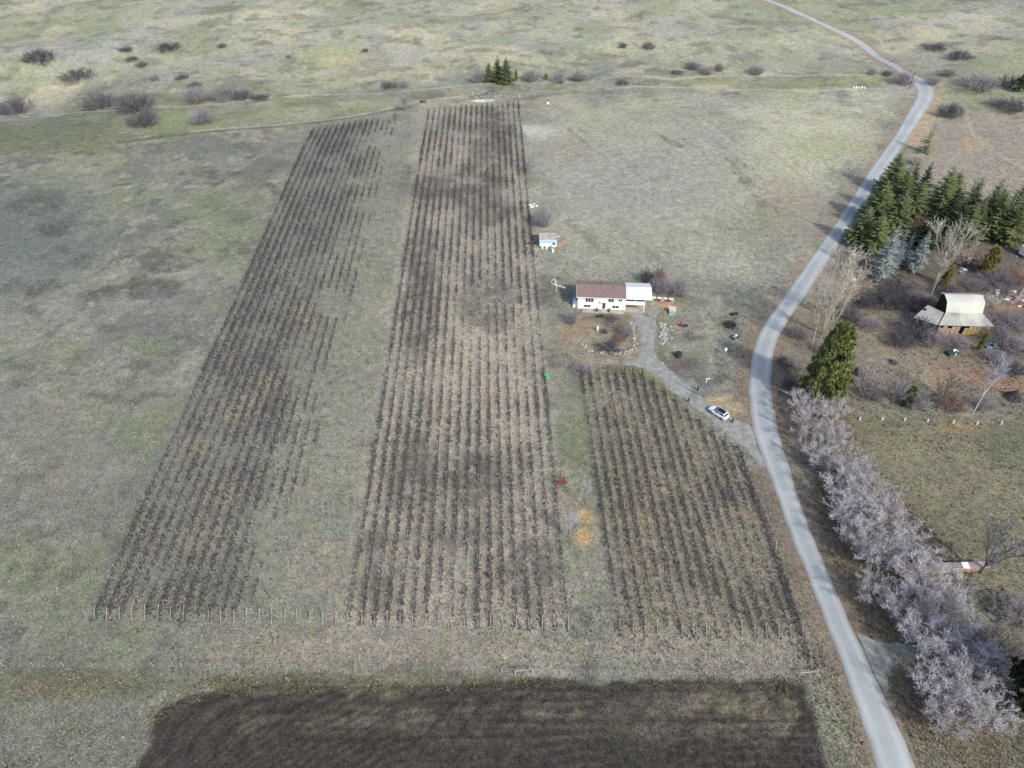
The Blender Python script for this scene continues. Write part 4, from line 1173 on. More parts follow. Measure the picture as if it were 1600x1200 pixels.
# ------------------------------------------------------------------ buildings
M['white_wall'] = mat('white_siding', (236, 238, 240), rgb2=(228, 231, 233), var=.03, scale=1.5, rough=.6)
M['white_trim'] = mat('white_trim', (232, 232, 230), var=.03, rough=.5)
M['white_metal'] = mat('white_roof_metal', (232, 234, 235), rgb2=(222, 226, 228), var=.03, scale=.6, rough=.4)
M['shingle'] = mat('brown_shingles', (134, 118, 112), rgb2=(120, 105, 100), var=.12, scale=5, bump=.2)
M['glass'] = mat('dark_glass', (52, 58, 64), var=.05, rough=.08, spec=.6)
M['concrete'] = mat('concrete', (178, 172, 162), rgb2=(156, 150, 140), var=.1, scale=2)
M['dark_inside'] = mat('dark_boards', (62, 52, 50), var=.25, scale=2)
M['door_dark'] = mat('dark_door', (66, 64, 66), var=.1)
M['grey_roof'] = mat('grey_shed_roof', (166, 160, 150), rgb2=(140, 135, 126), var=.12, scale=2)
M['blue_fascia'] = mat('pale_blue_sheet', (152, 190, 206), var=.06)
M['cream_metal'] = mat('cream_barn_metal', (196, 195, 186), rgb2=(180, 180, 173), var=.06, scale=.5, rough=.5)
M['stain_metal'] = mat('weathered_barn_metal', (184, 186, 176), rgb2=(142, 145, 140), var=.14, scale=.5, rough=.6)
M['brick_wall'] = mat('old_brick_wall', (166, 140, 124), rgb2=(146, 136, 126), var=.2, scale=2)
M['straw_wall'] = mat('straw_boards', (176, 156, 112), rgb2=(150, 130, 92), var=.22, scale=1.5)
M['green_plastic'] = mat('green_plastic', (48, 66, 60), var=.15, rough=.5)
M['bright_green'] = mat('bright_green_plastic', (60, 160, 88), var=.2, rough=.5)
M['rust'] = mat('rusty_steel', (150, 84, 62), rgb2=(112, 70, 54), var=.25, scale=3)
M['black_steel'] = mat('dark_steel', (46, 44, 50), rgb2=(64, 58, 62), var=.2, rough=.6)
M['teal'] = mat('teal_plastic', (112, 160, 164), var=.12, rough=.5)
M['orange_pale'] = mat('faded_orange_sheet', (206, 180, 160), rgb2=(216, 204, 190), var=.1)
M['blue_grey'] = mat('blue_grey_metal', (116, 138, 156), var=.15, rough=.5)
M['stone'] = mat('pale_field_stone', (172, 170, 164), rgb2=(140, 138, 136), var=.2, scale=3, obvar=.18)
M['log'] = mat('cut_log_ends', (196, 180, 146), rgb2=(160, 142, 112), var=.25, scale=6)
M['tarp_red'] = mat('faded_red_tin', (160, 132, 130), rgb2=(142, 128, 128), var=.15, scale=2)
M['tarp_grey'] = mat('grey_tin', (150, 150, 154), rgb2=(118, 116, 120), var=.2, scale=2)
M['pole'] = mat('grey_pole_wood', (128, 116, 104), rgb2=(104, 94, 86), var=.15, scale=2)
M['dark_pole'] = mat('creosote_pole', (92, 82, 76), var=.15)
M['white_plastic'] = mat('white_plastic', (228, 230, 230), var=.04, rough=.4)
M['paint_white'] = mat('white_car_paint', (232, 234, 236), var=.01, rough=.18, spec=.5)
M['tyre'] = mat('black_rubber', (34, 34, 35), var=.1, rough=.8)
M['rim'] = mat('alloy_rim', (150, 152, 156), var=.05, rough=.35, metal=.6)
M['roof_black'] = mat('black_gloss_roof', (24, 32, 42), var=.02, rough=.1, spec=.6)
M['lamp_clear'] = mat('clear_lamp', (200, 208, 214), var=.02, rough=.15)
M['lamp_red'] = mat('red_lamp', (130, 26, 24), var=.05, rough=.2)

# white bungalow with carport
ax, ay = at(902, 483); bx_, by_ = at(1006, 487.5)
HRZ = math.atan2(by_ - ay, bx_ - ax)
WT = math.hypot(bx_ - ax, by_ - ay)
WM = WT * .705                                  # main house, the rest is the carport wing
D = 6.4
h0 = gz(ax, ay)
house = empty('white_bungalow', (ax, ay, h0 - .1), HRZ, 'white raised bungalow with brown shingle roof and white metal carport wing', 'house')
def window(par, x0, x1, z0, z1, y, name='window', mull=1):
    b = MB(); f = .09
    b.box(x0 - f, x1 + f, y - .06, y + .02, z0 - f, z0); b.box(x0 - f, x1 + f, y - .06, y + .02, z1, z1 + f)
    b.box(x0 - f, x0, y - .06, y + .02, z0, z1); b.box(x1, x1 + f, y - .06, y + .02, z0, z1)
    for m_ in range(mull):
        xm = x0 + (x1 - x0) * (m_ + 1) / (mull + 1); b.box(xm - .05, xm + .05, y - .06, y + .02, z0, z1)
    w = b.build(name, M['white_trim'], par)
    for m_ in range(mull + 1):
        a0 = x0 + (x1 - x0) * m_ / (mull + 1) + .05; a1 = x0 + (x1 - x0) * (m_ + 1) / (mull + 1) - .05
        MB().box(a0, a1, y - .035, y + .015, z0, z1).build('pane', M['glass'], w)
    MB().box(x0 - .15, x1 + .15, y - .12, y - .061, z0 - .17, z0 - .092).build('sill', M['white_trim'], w)
    return w
wall = MB(); ZE = 4.0
wall.box(0, WM, 0, D, .35, ZE)
wall.poly([(0, 0, ZE), (0, D, ZE), (0, D / 2, ZE + 1.15)]); wall.poly([(WM, 0, ZE), (WM, D / 2, ZE + 1.15), (WM, D, ZE)])
wall.build('wall', M['white_wall'], house)
MB().box(.03, WM - .03, .03, D - .03, -.4, .349).build('foundation', M['concrete'], house)
def gable_roof(par, x0, x1, y0, y1, ze, zr, th, m, name='roof'):
    ym = (y0 + y1) / 2; b = MB()
    b.hexa([(x0, y0, ze - th), (x1, y0, ze - th), (x1, ym, zr - th), (x0, ym, zr - th)], [(x0, y0, ze), (x1, y0, ze), (x1, ym, zr), (x0, ym, zr)])
    b.hexa([(x0, ym, zr - th), (x1, ym, zr - th), (x1, y1, ze - th), (x0, y1, ze - th)], [(x0, ym, zr), (x1, ym, zr), (x1, y1, ze), (x0, y1, ze)])
    return b.build(name, m, par)
roof = gable_roof(house, -.45, WM + .12, -.5, D + .5, ZE + .02, ZE + 1.32, .16, M['shingle'])
nk = 13
b = MB()
for k in range(1, nk):                           # shingle courses step slightly out of the slope
    for sg in (0, 1):
        t = k / nk; yy = -.5 + (D / 2 + .5) * t; zz = ZE + .02 + 1.30 * t
        if sg: yy = D - yy
        b.box(-.44, WM + .11, yy - .03, yy + .03, zz + .0, zz + .022)
b.build('shingle_course', M['shingle'], roof)
b = MB(); b.box(-.47, WM + .13, D / 2 - .14, D / 2 + .14, ZE + 1.25, ZE + 1.36); b.build('ridge_cap', M['shingle'], roof)
for xq, yq in ((5.6, 4.1), (8.4, 2.2)):
    b = MB(); b.tube((xq, yq, ZE + .5), (xq, yq, ZE + 1.5), .07, n=8); b.build('vent_pipe', M['black_steel'], roof)
b = MB(); b.box(-.46, WM + .12, -.62, -.502, ZE - .13, ZE + .0); b.build('gutter', M['white_trim'], house)
b = MB()
for xq in (-.46, ):
    b.hexa([(xq - .03, -.5, ZE - .18), (xq + .005, -.5, ZE - .18), (xq + .005, D / 2, ZE + 1.12), (xq - .03, D / 2, ZE + 1.12)], [(xq - .03, -.5, ZE + .03), (xq + .005, -.5, ZE + .03), (xq + .005, D / 2, ZE + 1.33), (xq - .03, D / 2, ZE + 1.33)])
b.build('bargeboard', M['white_trim'], house)
sc_ = WM / 12.0
for x0, x1, z0, z1, ml in ((1.95, 3.95, 2.4, 3.5, 2), (7.7, 9.1, 2.6, 3.5, 1), (10.3, 11.2, 2.85, 3.45, 1), (1.65, 3.3, .85, 1.55, 1), (8.9, 10.5, .85, 1.55, 1)):
    window(house, x0 * sc_, x1 * sc_, z0, z1, -.02, mull=ml)
dr = MB().box(6.35 * sc_, 7.05 * sc_, -.05, .02, .55, 2.6).build('door', M['door_dark'], house)
MB().box(6.45 * sc_, 6.52 * sc_, -.10, -.051, 1.5, 1.6).build('handle', M['rim'], dr)
b = MB(); b.box(5.9 * sc_, 7.5 * sc_, -1.0, -.055, -.2, .30); b.box(5.9 * sc_, 7.5 * sc_, -1.4, -1.002, -.2, .12); b.build('front_step', M['concrete'], house)
MB().box(5.7 * sc_, 7.7 * sc_, -.75, -.025, 2.72, 2.82).build('porch_canopy', M['white_trim'], house)
MB().box(-.2, WM, -1.25, -.03, -.3, .08).build('walkway', M['concrete'], house)
# carport wing
X0, X1 = WM + .02, WT
MB().box(X0, X1, -.0, D - .3, 1.95, 2.2).build('deck_floor', M['white_trim'], house)
MB().box(X0, X1, .0, .12, 2.201, 3.0).build('deck_rail_wall', M['white_wall'], house)
for q in range(3):
    xq = X0 + .06 + (X1 - X0 - .12) * q / 2
    b = MB(); b.box(xq - .07, xq + .07, -.02, .13, 3.001, 3.86); b.build('deck_post', M['white_trim'], house)
for q in range(2):
    xa = X0 + .14 + (X1 - X0 - .12) * q / 2; xb = X0 + .06 + (X1 - X0 - .12) * (q + 1) / 2 - .09
    MB().box(xa, xb, .04, .07, 3.005, 3.84).build('screen_pane', M['glass'], house)
MB().box(X1 - .1, X1, .13, D - .3, 2.201, 3.8).build('side_wall', M['white_wall'], house)
for xq, yq in ((X0 + .1, .1), (X1 - .1, .1), (X1 - .1, 3.0), (X1 - .1, D - .5)):
    MB().box(xq - .09, xq + .09, yq - .09, yq + .09, -.4, 1.949).build('carport_post', M['white_trim'], house)
MB().box(X0, X1, D - .45, D - .3, -.3, 1.949).build('back_wall', M['white_wall'], house)
MB().box(X0, X1 + .2, -.4, D - .46, -.3, .09).build('carport_slab', M['concrete'], house)
cr = gable_roof(house, WM + .14, WT + 1.5, -.62, D + .25, 3.98, 5.15, .08, M['white_metal'], 'carport_roof')
b = MB(); n = 13
for k in range(n):
    xq = WM + .18 + (WT + 1.42 - WM - .18) * k / (n - 1)
    for sg in (0, 1):
        ya, yb = (-.62, (D - .37) / 2) if not sg else (D + .25, (D - .37) / 2)
        b.hexa([(xq - .02, ya, 3.981), (xq + .02, ya, 3.981), (xq + .02, yb, 5.151), (xq - .02, yb, 5.151)], [(xq - .02, ya, 4.02), (xq + .02, ya, 4.02), (xq + .02, yb, 5.19), (xq - .02, yb, 5.19)])
b.build('roof_seam', M['white_metal'], cr)
# cellar bulkhead on the left wall
cb = MB(); cb.hexa([(-1.15, .6, -.2), (-.02, .6, -.2), (-.02, 2.2, -.2), (-1.15, 2.2, -.2)], [(-1.15, .6, .75), (-.02, .6, 1.5), (-.02, 2.2, 1.5), (-1.15, 2.2, .75)])
cb.build('cellar_hatch', M['white_trim'], house)
ac = empty('heat_pump', (0, 0, 0), 0, 'teal topped white heat pump unit against the left house wall', 'appliance')
ac.location = house.matrix_basis @ Vector((-.75, 3.6, .0)); ac.rotation_euler.z = HRZ; ac.location.z = gz(ac.location.x, ac.location.y)
MB().box(-.4, .4, -.4, .4, 0, .9).build('cabinet', M['white_plastic'], ac, bevel=.03); MB().box(-.42, .42, -.42, .42, .901, .98).build('top_grille', M['teal'], ac)
def local(o, p): return o.matrix_basis @ Vector(p)
for xq, lab in ((5.0, 'dark potted shrub left of the front door'), (8.1, 'dark potted shrub right of the front door')):
    q = local(house, (xq * sc_, -.65, 0))
    o = empty('potted_shrub', (q.x, q.y, h0 - .02), 0, lab, 'plant')
    b = MB(); b.tube((0, 0, 0), (0, 0, .35), .2, .26, 10); b.build('pot', M['rust'], o)
    a_, c_ = V['green_bush'][0]; e = link('foliage', c_, o, (0, 0, .25)); e.scale = (.75, .75, .8)

# small shed left of the field
sx, sy = at(843, 386); shed = empty('garden_shed', (sx, sy, gz(sx, sy) - .05), 0, 'small white shed with grey gable roof and pale blue awning', 'shed')
SW, SD = 26 / ppm(380), 4.2
w_ = MB(); w_.box(0, SW, 0, SD, -.1, 2.4); w_.poly([(0, 0, 2.4), (0, SD, 2.4), (0, SD / 2, 3.2)]); w_.poly([(SW, 0, 2.4), (SW, SD / 2, 3.2), (SW, SD, 2.4)])
w_.build('wall', M['white_wall'], shed)
gable_roof(shed, -.15, SW + .15, -.15, SD + .2, 2.44, 3.3, .1, M['grey_roof'])
b = MB(); b.hexa([(-.1, -.6, 2.0), (SW + .1, -.6, 2.0), (SW + .1, -.155, 2.3), (-.1, -.155, 2.3)], [(-.1, -.6, 2.06), (SW + .1, -.6, 2.06), (SW + .1, -.155, 2.36), (-.1, -.155, 2.36)]); b.build('awning', M['blue_fascia'], shed)
window(shed, SW * .76, SW * .93, .75, 1.4, -.02, mull=0)
MB().box(SW * .3, SW * .5, -.04, .01, 0, 1.55).build('door', M['white_trim'], shed)

def simple(name, px, py, build, label, cat, rz=0.0, group=None):
    x, y = at(px, py)
    o = empty(name, (x, y, gz(x, y)), rz, label, cat, group)
    build(o); return o
def barrel(m):
    def f(o):
        b = MB(); b.tube((0, 0, 0), (0, 0, .3), .29, .31, 12); b.tube((0, 0, .3), (0, 0, .6), .31, .31, 12, False); b.tube((0, 0, .6), (0, 0, .9), .31, .28, 12); b.build('drum', m, o, smoothf=False)
        b = MB(); b.tube((0, 0, .9), (0, 0, .94), .27, .27, 12); b.tube((.12, 0, .94), (.12, 0, .97), .04, n=6); b.build('lid', m, o)
    return f
simple('barrel', 847, 388.5, barrel(M['white_plastic']), 'white barrel before the shed wall, left of two', 'barrel', group='barrels at the shed')
simple('barrel', 853.5, 388.5, barrel(M['white_plastic']), 'white barrel before the shed wall, right of two', 'barrel', group='barrels at the shed')
simple('barrel', 861, 389, barrel(M['teal']), 'teal blue barrel beside the white ones at the shed', 'barrel', group='barrels at the shed')
simple('barrel', 863.5, 394, barrel(M['white_plastic']), 'white drum standing alone on the grass below the shed', 'barrel')
def junk(cols, n, rad, seed):
    def f(o):
        rnd = random.Random(seed)
        for k in range(n):
            b = MB(); a = rnd.uniform(0, 6.28); r = rad * math.sqrt(rnd.random()); s = rnd.uniform(.25, .75)
            cx, cy = r * math.cos(a), r * math.sin(a) * .8; t = rnd.uniform(0, 1.5); h = rnd.uniform(.12, .6)
            c, s_ = math.cos(t), math.sin(t)
            P = [(cx + (u * c - v * s_) * s, cy + (u * s_ + v * c) * s * .6) for u, v in ((-1, -1), (1, -1), (1, 1), (-1, 1))]
            b.hexa([(p[0], p[1], -.05) for p in P], [(p[0] * 1.0, p[1], h + rnd.uniform(-.1, .1)) for p in P])
            b.build('scrap_piece', cols[k % len(cols)], o)
    return f
simple('junk_pile', 871, 374, junk([M['tarp_red'], M['white_plastic'], M['tarp_grey'], M['orange_pale']], 9, 1.5, 3), 'pinkish white junk heap against the right side of the shed', 'junk')
simple('plank_stack', 831, 381, lambda o: [MB().box(-1.4, 1.3 - .1 * k, -.3 + .16 * k, -.16 + .16 * k, -.02, .2 + .05 * (k % 2)).build('plank', M['dark_pole'], o) for k in range(4)], 'dark planks on the ground left of the shed', 'planks')
simple('junk_pile', 833, 322, junk([M['white_plastic'], M['white_trim']], 5, 1.6, 8), 'few white scraps in the grass above the shed', 'junk')
# white lattice antenna on the grass
def dish(o):
    b = MB(); b.tube((0, 0, -.1), (0, 0, 2.2), .07, n=6); b.build('mast', M['white_plastic'], o)
    for k, (dx, dz) in enumerate(((2.0, -.6), (-.9, .5), (-.5, 1.3))):
        b = MB(); b.tube((0, 0, 2.0), (dx, -.2, 2.0 + dz), .08, .05, n=6); b.build('arm', M['white_plastic'], o)
    b = MB(); q = [( -.7 + .55 * math.cos(t), 0, 3.0 + .8 * math.sin(t)) for t in np.linspace(0, 6.283, 11)]
    for u, v in zip(q[:-1], q[1:]): b.tube(u, v, .06, n=5)
    b.build('loop', M['white_plastic'], o)
    b = MB(); b.hexa([(1.6, -.3, 1.3), (2.3, -.3, 1.2), (2.3, 0, 1.2), (1.6, 0, 1.3)], [(1.6, -.3, 1.6), (2.3, -.3, 1.5), (2.3, 0, 1.5), (1.6, 0, 1.6)]); b.build('tail_vane', M['white_plastic'], o)
simple('wind_pump', 869, 456, dish, 'small white wind pump on the grass left of the house', 'wind pump')

# barn with stepped cream roof
qx, qy = at(1475, 523); ex, ey = at(1529, 525)
BRZ = math.atan2(ey - qy, ex - qx); BL = 8.8
barn = empty('barn', (qx, qy, gz(qx, qy) - .1), BRZ, 'old barn with stepped cream metal roof and collapsing front wall', 'barn')
YF = [6.4, 4.5, 3.4, 0.0]                        # ridge, upper break, lower break, eave (distance from the front wall)
ZF = [7.2, 6.4, 4.1, 2.8]
def roofband(i, xl0, xr0, xl1, xr1, m, name):
    b = MB(); th = .09
    P = [(xl1, YF[i + 1], ZF[i + 1]), (xr1, YF[i + 1], ZF[i + 1]), (xr0, YF[i], ZF[i]), (xl0, YF[i], ZF[i])]
    b.hexa([(p[0], p[1] + .03, p[2] - th) for p in P], P)
    r = b.build(name, m, barn)
    n = 16; b = MB()
    for k in range(n + 1):
        t = k / n; a = Vector(P[0]).lerp(Vector(P[1]), t); c = Vector(P[3]).lerp(Vector(P[2]), t)
        b.tube(a + Vector((0, -.01, .012)), c + Vector((0, -.01, .012)), .022, n=3)
    b.build('rib', m, r)
roofband(0, 0, BL, .15, BL + .1, M['cream_metal'], 'upper_roof')
roofband(1, .15, BL + .1, .25, BL - .05, M['cream_metal'], 'middle_roof')
roofband(2, .2, BL - .05, -2.2, BL + 1.7, M['stain_metal'], 'lower_roof')
for z0, z1, y0, y1 in ((7.2, 6.4, 6.4, 8.3), (6.4, 4.1, 8.3, 9.4)):
    b = MB(); b.hexa([(0, y0, z0 - .09), (BL, y0, z0 - .09), (BL, y1, z1 - .09), (0, y1, z1 - .09)], [(0, y0, z0), (BL, y0, z0), (BL, y1, z1), (0, y1, z1)]); b.build('rear_roof', M['cream_metal'], barn)
# gable ends: right boarded, left dark open hayloft set back
prof = [(3.45, 0), (3.45, 4.0), (4.5, 6.3), (6.4, 7.08), (8.3, 6.3), (9.35, 4.0), (9.35, 0)]
for xg, m, nm in ((BL - .35, M['straw_wall'], 'gable_wall'), (1.0, M['dark_inside'], 'loft_wall')):
    b = MB(); b.hexa([(xg, y, z) for y, z in prof], [(xg + .15, y, z) for y, z in prof]); b.build(nm, m, barn)
MB().box(1.2, BL - .4, 9.2, 9.34, 0, 4.0).build('rear_wall', M['straw_wall'], barn)
for k in range(12):                               # ragged front boards
    rnd = random.Random(k); x0 = -1.6 + k * .98
    if k in (5,): continue
    top = 2.45 - rnd.random() * (.25 if k > 6 else .8)
    MB().box(x0, x0 + .9, .35 + rnd.uniform(0, .1), .47 + rnd.uniform(0, .1), -.3, top).build('board', M['brick_wall'] if k < 6 else M['straw_wall'], barn)
MB().box(-1.7, -1.55, .5, 3.4, -.3, 2.5).build('left_board_wall', M['brick_wall'], barn); MB().box(BL + 1.1, BL + 1.25, .5, 3.4, -.3, 2.6).build('right_board_wall', M['straw_wall'], barn)
lw = empty('lean_to_shed', (qx, qy, gz(qx, qy) - .1), BRZ, 'sagging grey white lean-to roof on the left of the barn', 'shed')
P = [(-6.6, 3.6, 2.3), (-2.35, .2, 2.75), (-.1, 3.5, 4.0), (-2.6, 6.6, 3.9)]
b = MB(); b.slab([Vector(p) for p in P], .12); lr = b.build('roof', M['stain_metal'], lw)
b = MB()
for k in range(9):
    t = k / 8; a = Vector(P[0]).lerp(Vector(P[1]), t); c = Vector(P[3]).lerp(Vector(P[2]), t); b.tube(a + Vector((0, 0, .02)), c + Vector((0, 0, .02)), .03, n=3)
b.build('rib', M['stain_metal'], lr)
b = MB(); b.box(-3.9, -3.4, 5.0, 5.5, 3.35, 3.75); b.build('roof_hatch', M['black_steel'], lw)
for p in ((-6.2, 3.6), (-2.5, .6), (-2.7, 6.2), (-4.3, 2.1)):
    MB().box(p[0] - .1, p[0] + .1, p[1] - .1, p[1] + .1, -.4, 2.2).build('post', M['dark_pole'], lw)
b = MB(); b.hexa([(-6.1, 3.7, -.3), (-2.6, .75, -.3), (-2.5, .87, -.3), (-6.0, 3.82, -.3)], [(-6.1, 3.7, 2.2), (-2.6, .75, 2.45), (-2.5, .87, 2.45), (-6.0, 3.82, 2.2)]); b.build('wall', M['dark_inside'], lw)
def car_wreck(o):
    b = MB(); b.hexa([(-1.6, -.7, .05), (1.2, -.8, .05), (1.3, .7, .05), (-1.5, .8, .05)], [(-1.4, -.6, .75), (1.0, -.65, .8), (1.05, .6, .8), (-1.3, .7, .75)]); b.build('cover', M['green_plastic'], o, bevel=.08)
    b = MB(); b.poly([(0.1, -.95, .06), (1.5, -.2, .6), (.9, .4, .95), (.2, .2, .95)]); b.slab([Vector((.1, -.9, .5)), Vector((1.45, -.3, .6)), Vector((.9, .4, .97)), Vector((.1, .2, .97))], .04); b.build('tarp_sheet', M['white_plastic'], o)
simple('covered_trailer', 1487, 553, car_wreck, 'dark green covered trailer with white sheet in front of the barn', 'trailer', .3)
simple('junk_pile', 1549, 541, junk([M['blue_grey'], M['black_steel'], M['tarp_grey']], 8, 1.6, 5), 'dark scrap heap at the right front corner of the barn', 'junk')
simple('junk_pile', 1566, 462, junk([M['teal'], M['white_plastic'], M['tarp_red'], M['tarp_grey'], M['rust']], 14, 4.0, 6), 'colourful scrap heap right of the barn', 'junk')
simple('junk_pile', 1590, 468, junk([M['white_plastic'], M['tarp_grey'], M['blue_grey'], M['tarp_red']], 14, 4.0, 9), 'pale scrap heap at the right picture edge', 'junk')
simple('junk_pile', 1555, 436, junk([M['black_steel'], M['blue_grey']], 6, 2.0, 12), 'black scrap below the golden green shrub', 'junk')
simple('junk_pile', 1503, 424, junk([M['white_plastic'], M['blue_grey']], 4, 1.6, 14), 'pale blue scrap at the foot of the golden green shrub', 'junk')
simple('junk_pile', 1330, 437, junk([M['orange_pale'], M['white_plastic']], 4, 1.2, 15), 'pale orange scrap between the road and the blue spruces', 'junk')
o = simple('trailer_home', 1606, 402, lambda o: [MB().box(-2.2, 4.5, -1.4, 1.4, .4, 3.0).build('body', M['white_metal'], o, bevel=.15), MB().box(-2.21, -2.19, -.7, .7, 1.4, 2.3).build('window', M['blue_fascia'], o), MB().box(-1.5, 3.5, -1.2, 1.2, -.1, .399).build('chassis', M['black_steel'], o)], 'white caravan cut by the right picture edge', 'caravan', -1.1)
def brush(n, R_, H_, seed, m):
    def f(o):
        rnd = random.Random(seed); b = MB()
        for k in range(n):
            a = rnd.uniform(0, 6.28); b.tube((math.cos(a) * R_ * rnd.uniform(.5, 1), math.sin(a) * R_ * rnd.uniform(.5, 1), -.05), (rnd.uniform(-.3, .3), rnd.uniform(-.3, .3), H_ * rnd.uniform(.6, 1)), .06, .03, 4)
        e = b.build('branches', m, o); e['kind'] = 'stuff'
    return f
simple('brush_pile', 1337, 584, brush(50, 1.2, 2.0, 4, M['twig_dark']), 'grey brush pile right of the big pine', 'brush pile')
simple('brush_pile', 1582, 622, brush(80, 2.2, 2.4, 5, M['twig_dark']), 'large grey brush pile on the orange dirt at right', 'brush pile')
simple('bale', 1394, 566, brush(60, 1.5, .5, 6, M['twig_dark']), 'low dark heap of twigs in the meadow before the barn', 'brush pile')

# firewood stack
x0, y0 = at(1400, 897); x1, y1 = at(1529, 893)
fw = empty('firewood_stack', (x0, y0, gz(x0, y0)), math.atan2(y1 - y0, x1 - x0), 'long firewood stack covered with faded tin sheets under the trees', 'firewood')
FL = math.hypot(x1 - x0, y1 - y0); b = MB(); rnd = random.Random(4)
for i in range(int(FL / .24)):
    for j in range(5):
        if rnd.random() < .1: continue
        r = rnd.uniform(.08, .13); cx = i * .24 + (j % 2) * .12; b.tube((cx, -.05 + rnd.uniform(-.06, .06), .12 + j * .21), (cx, .55, .12 + j * .21), r, n=7)
e = b.build('logs', M['log'], fw); e['kind'] = 'stuff'
k = 0; xq = -.1
while xq < FL:
    wd = rnd.uniform(.9, 1.9); m = [M['tarp_red'], M['tarp_grey'], M['bark'], M['tarp_grey'], M['tarp_red'], M['tarp_grey'], M['bark'], M['white_metal']][k % 8]
    z = 1.2 + rnd.uniform(0, .08)
    b = MB(); b.hexa([(xq, -.2, z), (xq + wd - .05, -.2, z + rnd.uniform(-.05, .05)), (xq + wd - .05, 1.0, z + .15), (xq, 1.0, z + .12)], [(xq, -.2, z + .03), (xq + wd - .05, -.2, z + .08), (xq + wd - .05, 1.0, z + .2), (xq, 1.0, z + .17)]); b.build('cover_sheet', m, fw)
    xq += wd; k += 1
px_, py_ = at(1498, 903)
pal = empty('pallet', (px_, py_ - .2, gz(px_, py_)), 0, 'grey pallet leaning against the firewood stack', 'pallet')
for k in range(6):
    b = MB(); b.hexa([(-.55 + k * .19, 0, 0), (-.40 + k * .19, 0, 0), (-.40 + k * .19, .55, 1.05), (-.55 + k * .19, .55, 1.05)], [(-.55 + k * .19, -.04, .02), (-.40 + k * .19, -.04, .02), (-.40 + k * .19, .51, 1.07), (-.55 + k * .19, .51, 1.07)]); b.build('slat', M['tarp_grey'], pal)
b = MB(); b.box(-.56, .55, .30, .34, .46, .56); b.build('rail', M['tarp_grey'], pal)
simple('pipe', 1540, 917, lambda o: MB().tube((-2.2, 0, .1), (2.2, .3, .1), .06, n=6).build('tube', M['stake'], o), 'pale metal pipe lying on the paddock below the firewood', 'pipe')
simple('pipe', 1528, 921, lambda o: MB().tube((-2.6, 0, .1), (1.8, .3, .1), .06, n=6).build('tube', M['stake'], o), 'second pale pipe lying just below the longer one', 'pipe')

# ------------------------------------------------------------------ white car on the driveway
cx, cy = at(1122, 648); fx, fy = at(1107, 637.5); rx_, ry_ = at(1137, 657)
car = empty('white_car', (cx, cy, gz(cx, cy) + .05), math.atan2(fy - ry_, fx - rx_), 'white hatchback car with black glass roof parked on the gravel driveway', 'car')
secs = [  # x, half width, sill z, belt z
    (-2.25, .70, .42, .82), (-2.15, .80, .32, .98), (-1.7, .90, .24, 1.04), (-.8, .92, .22, 1.02), (.4, .92, .22, 1.00), (1.2, .91, .22, .98), (1.75, .88, .25, .90), (2.1, .80, .32, .80), (2.25, .66, .42, .66)]
b = MB()
rings = [[(x, -w * .9, z0), (x, -w, z0 + .18), (x, -w, (z0 + z1) / 2 + .05), (x, -w * .93, z1), (x, 0, z1 + .04), (x, w * .93, z1), (x, w, (z0 + z1) / 2 + .05), (x, w, z0 + .18), (x, w * .9, z0)] for x, w, z0, z1 in secs]
for r in rings: b.v += r
for i in range(len(rings) - 1):
    for j in range(8): b.f.append((i * 9 + j, (i + 1) * 9 + j, (i + 1) * 9 + j + 1, i * 9 + j + 1))
    b.f.append((i * 9 + 8, (i + 1) * 9 + 8, (i + 1) * 9, i * 9))
b.f.append(tuple(range(9))); b.f.append(tuple(reversed(range(len(b.v) - 9, len(b.v)))))
body = b.build('body', M['paint_white'], car, smoothf=True)
def cabin(z0, z1, x0, x1, x2, x3, w0, w1, m, nm):
    q = MB(); q.hexa([(x0, -w0, z0), (x3, -w0, z0), (x3, w0, z0), (x0, w0, z0)], [(x1, -w1, z1), (x2, -w1, z1), (x2, w1, z1), (x1, w1, z1)]); return q.build(nm, m, car, bevel=.05)
cabin(.98, 1.42, -2.02, -1.55, .20, 1.12, .82, .66, M['glass'], 'side_glass')
for sg in (-1, 1):                                # pillars and roof rails in body colour
    for xa, xb in ((-2.03, -1.56), (-.5, -.42), (1.13, .21)):
        q = MB(); q.tube((xa, sg * .825, 1.0), (xb, sg * .67, 1.43), .045, n=5); q.build('pillar', M['paint_white'], car)
    q = MB(); q.tube((-1.56, sg * .67, 1.44), (.21, sg * .67, 1.44), .055, n=6); q.build('roof_rail', M['paint_white'], car)
MB().box(-1.45, .12, -.60, .60, 1.40, 1.475).build('glass_roof', M['roof_black'], car, bevel=.03)
MB().box(-1.72, -1.44, -.64, .64, 1.36, 1.465).build('rear_spoiler', M['paint_white'], car, bevel=.03)
for xw in (-1.35, 1.38):
    for sg in (-1, 1):
        wq = MB(); wq.tube((xw, sg * .94, .33), (xw, sg * .72, .33), .34, n=14); w_o = wq.build('tyre', M['tyre'], car)
        wq = MB(); wq.tube((xw, sg * .955, .33), (xw, sg * .94, .33), .21, n=10); wq.build('rim', M['rim'], w_o)
for sg in (-1, 1):
    MB().box(2.05, 2.2, sg * .62 - .14, sg * .62 + .14, .62, .76).build('headlight', M['lamp_clear'], car)
    MB().box(-2.24, -2.14, sg * .66 - .1, sg * .66 + .1, .72, .95).build('tail_light', M['lamp_red'], car)
    MB().box(.75, .95, sg * .98 - .1, sg * .98 + .1, 1.0, 1.14).build('mirror', M['paint_white'], car, bevel=.03)
    MB().box(-.3, -.1, sg * .93 - .012, sg * .93 + .012, .86, .90).build('door_handle', M['rim'], car)
MB().box(-2.27, -2.2, -.26, .26, .58, .70).build('number_plate', M['white_plastic'], car)

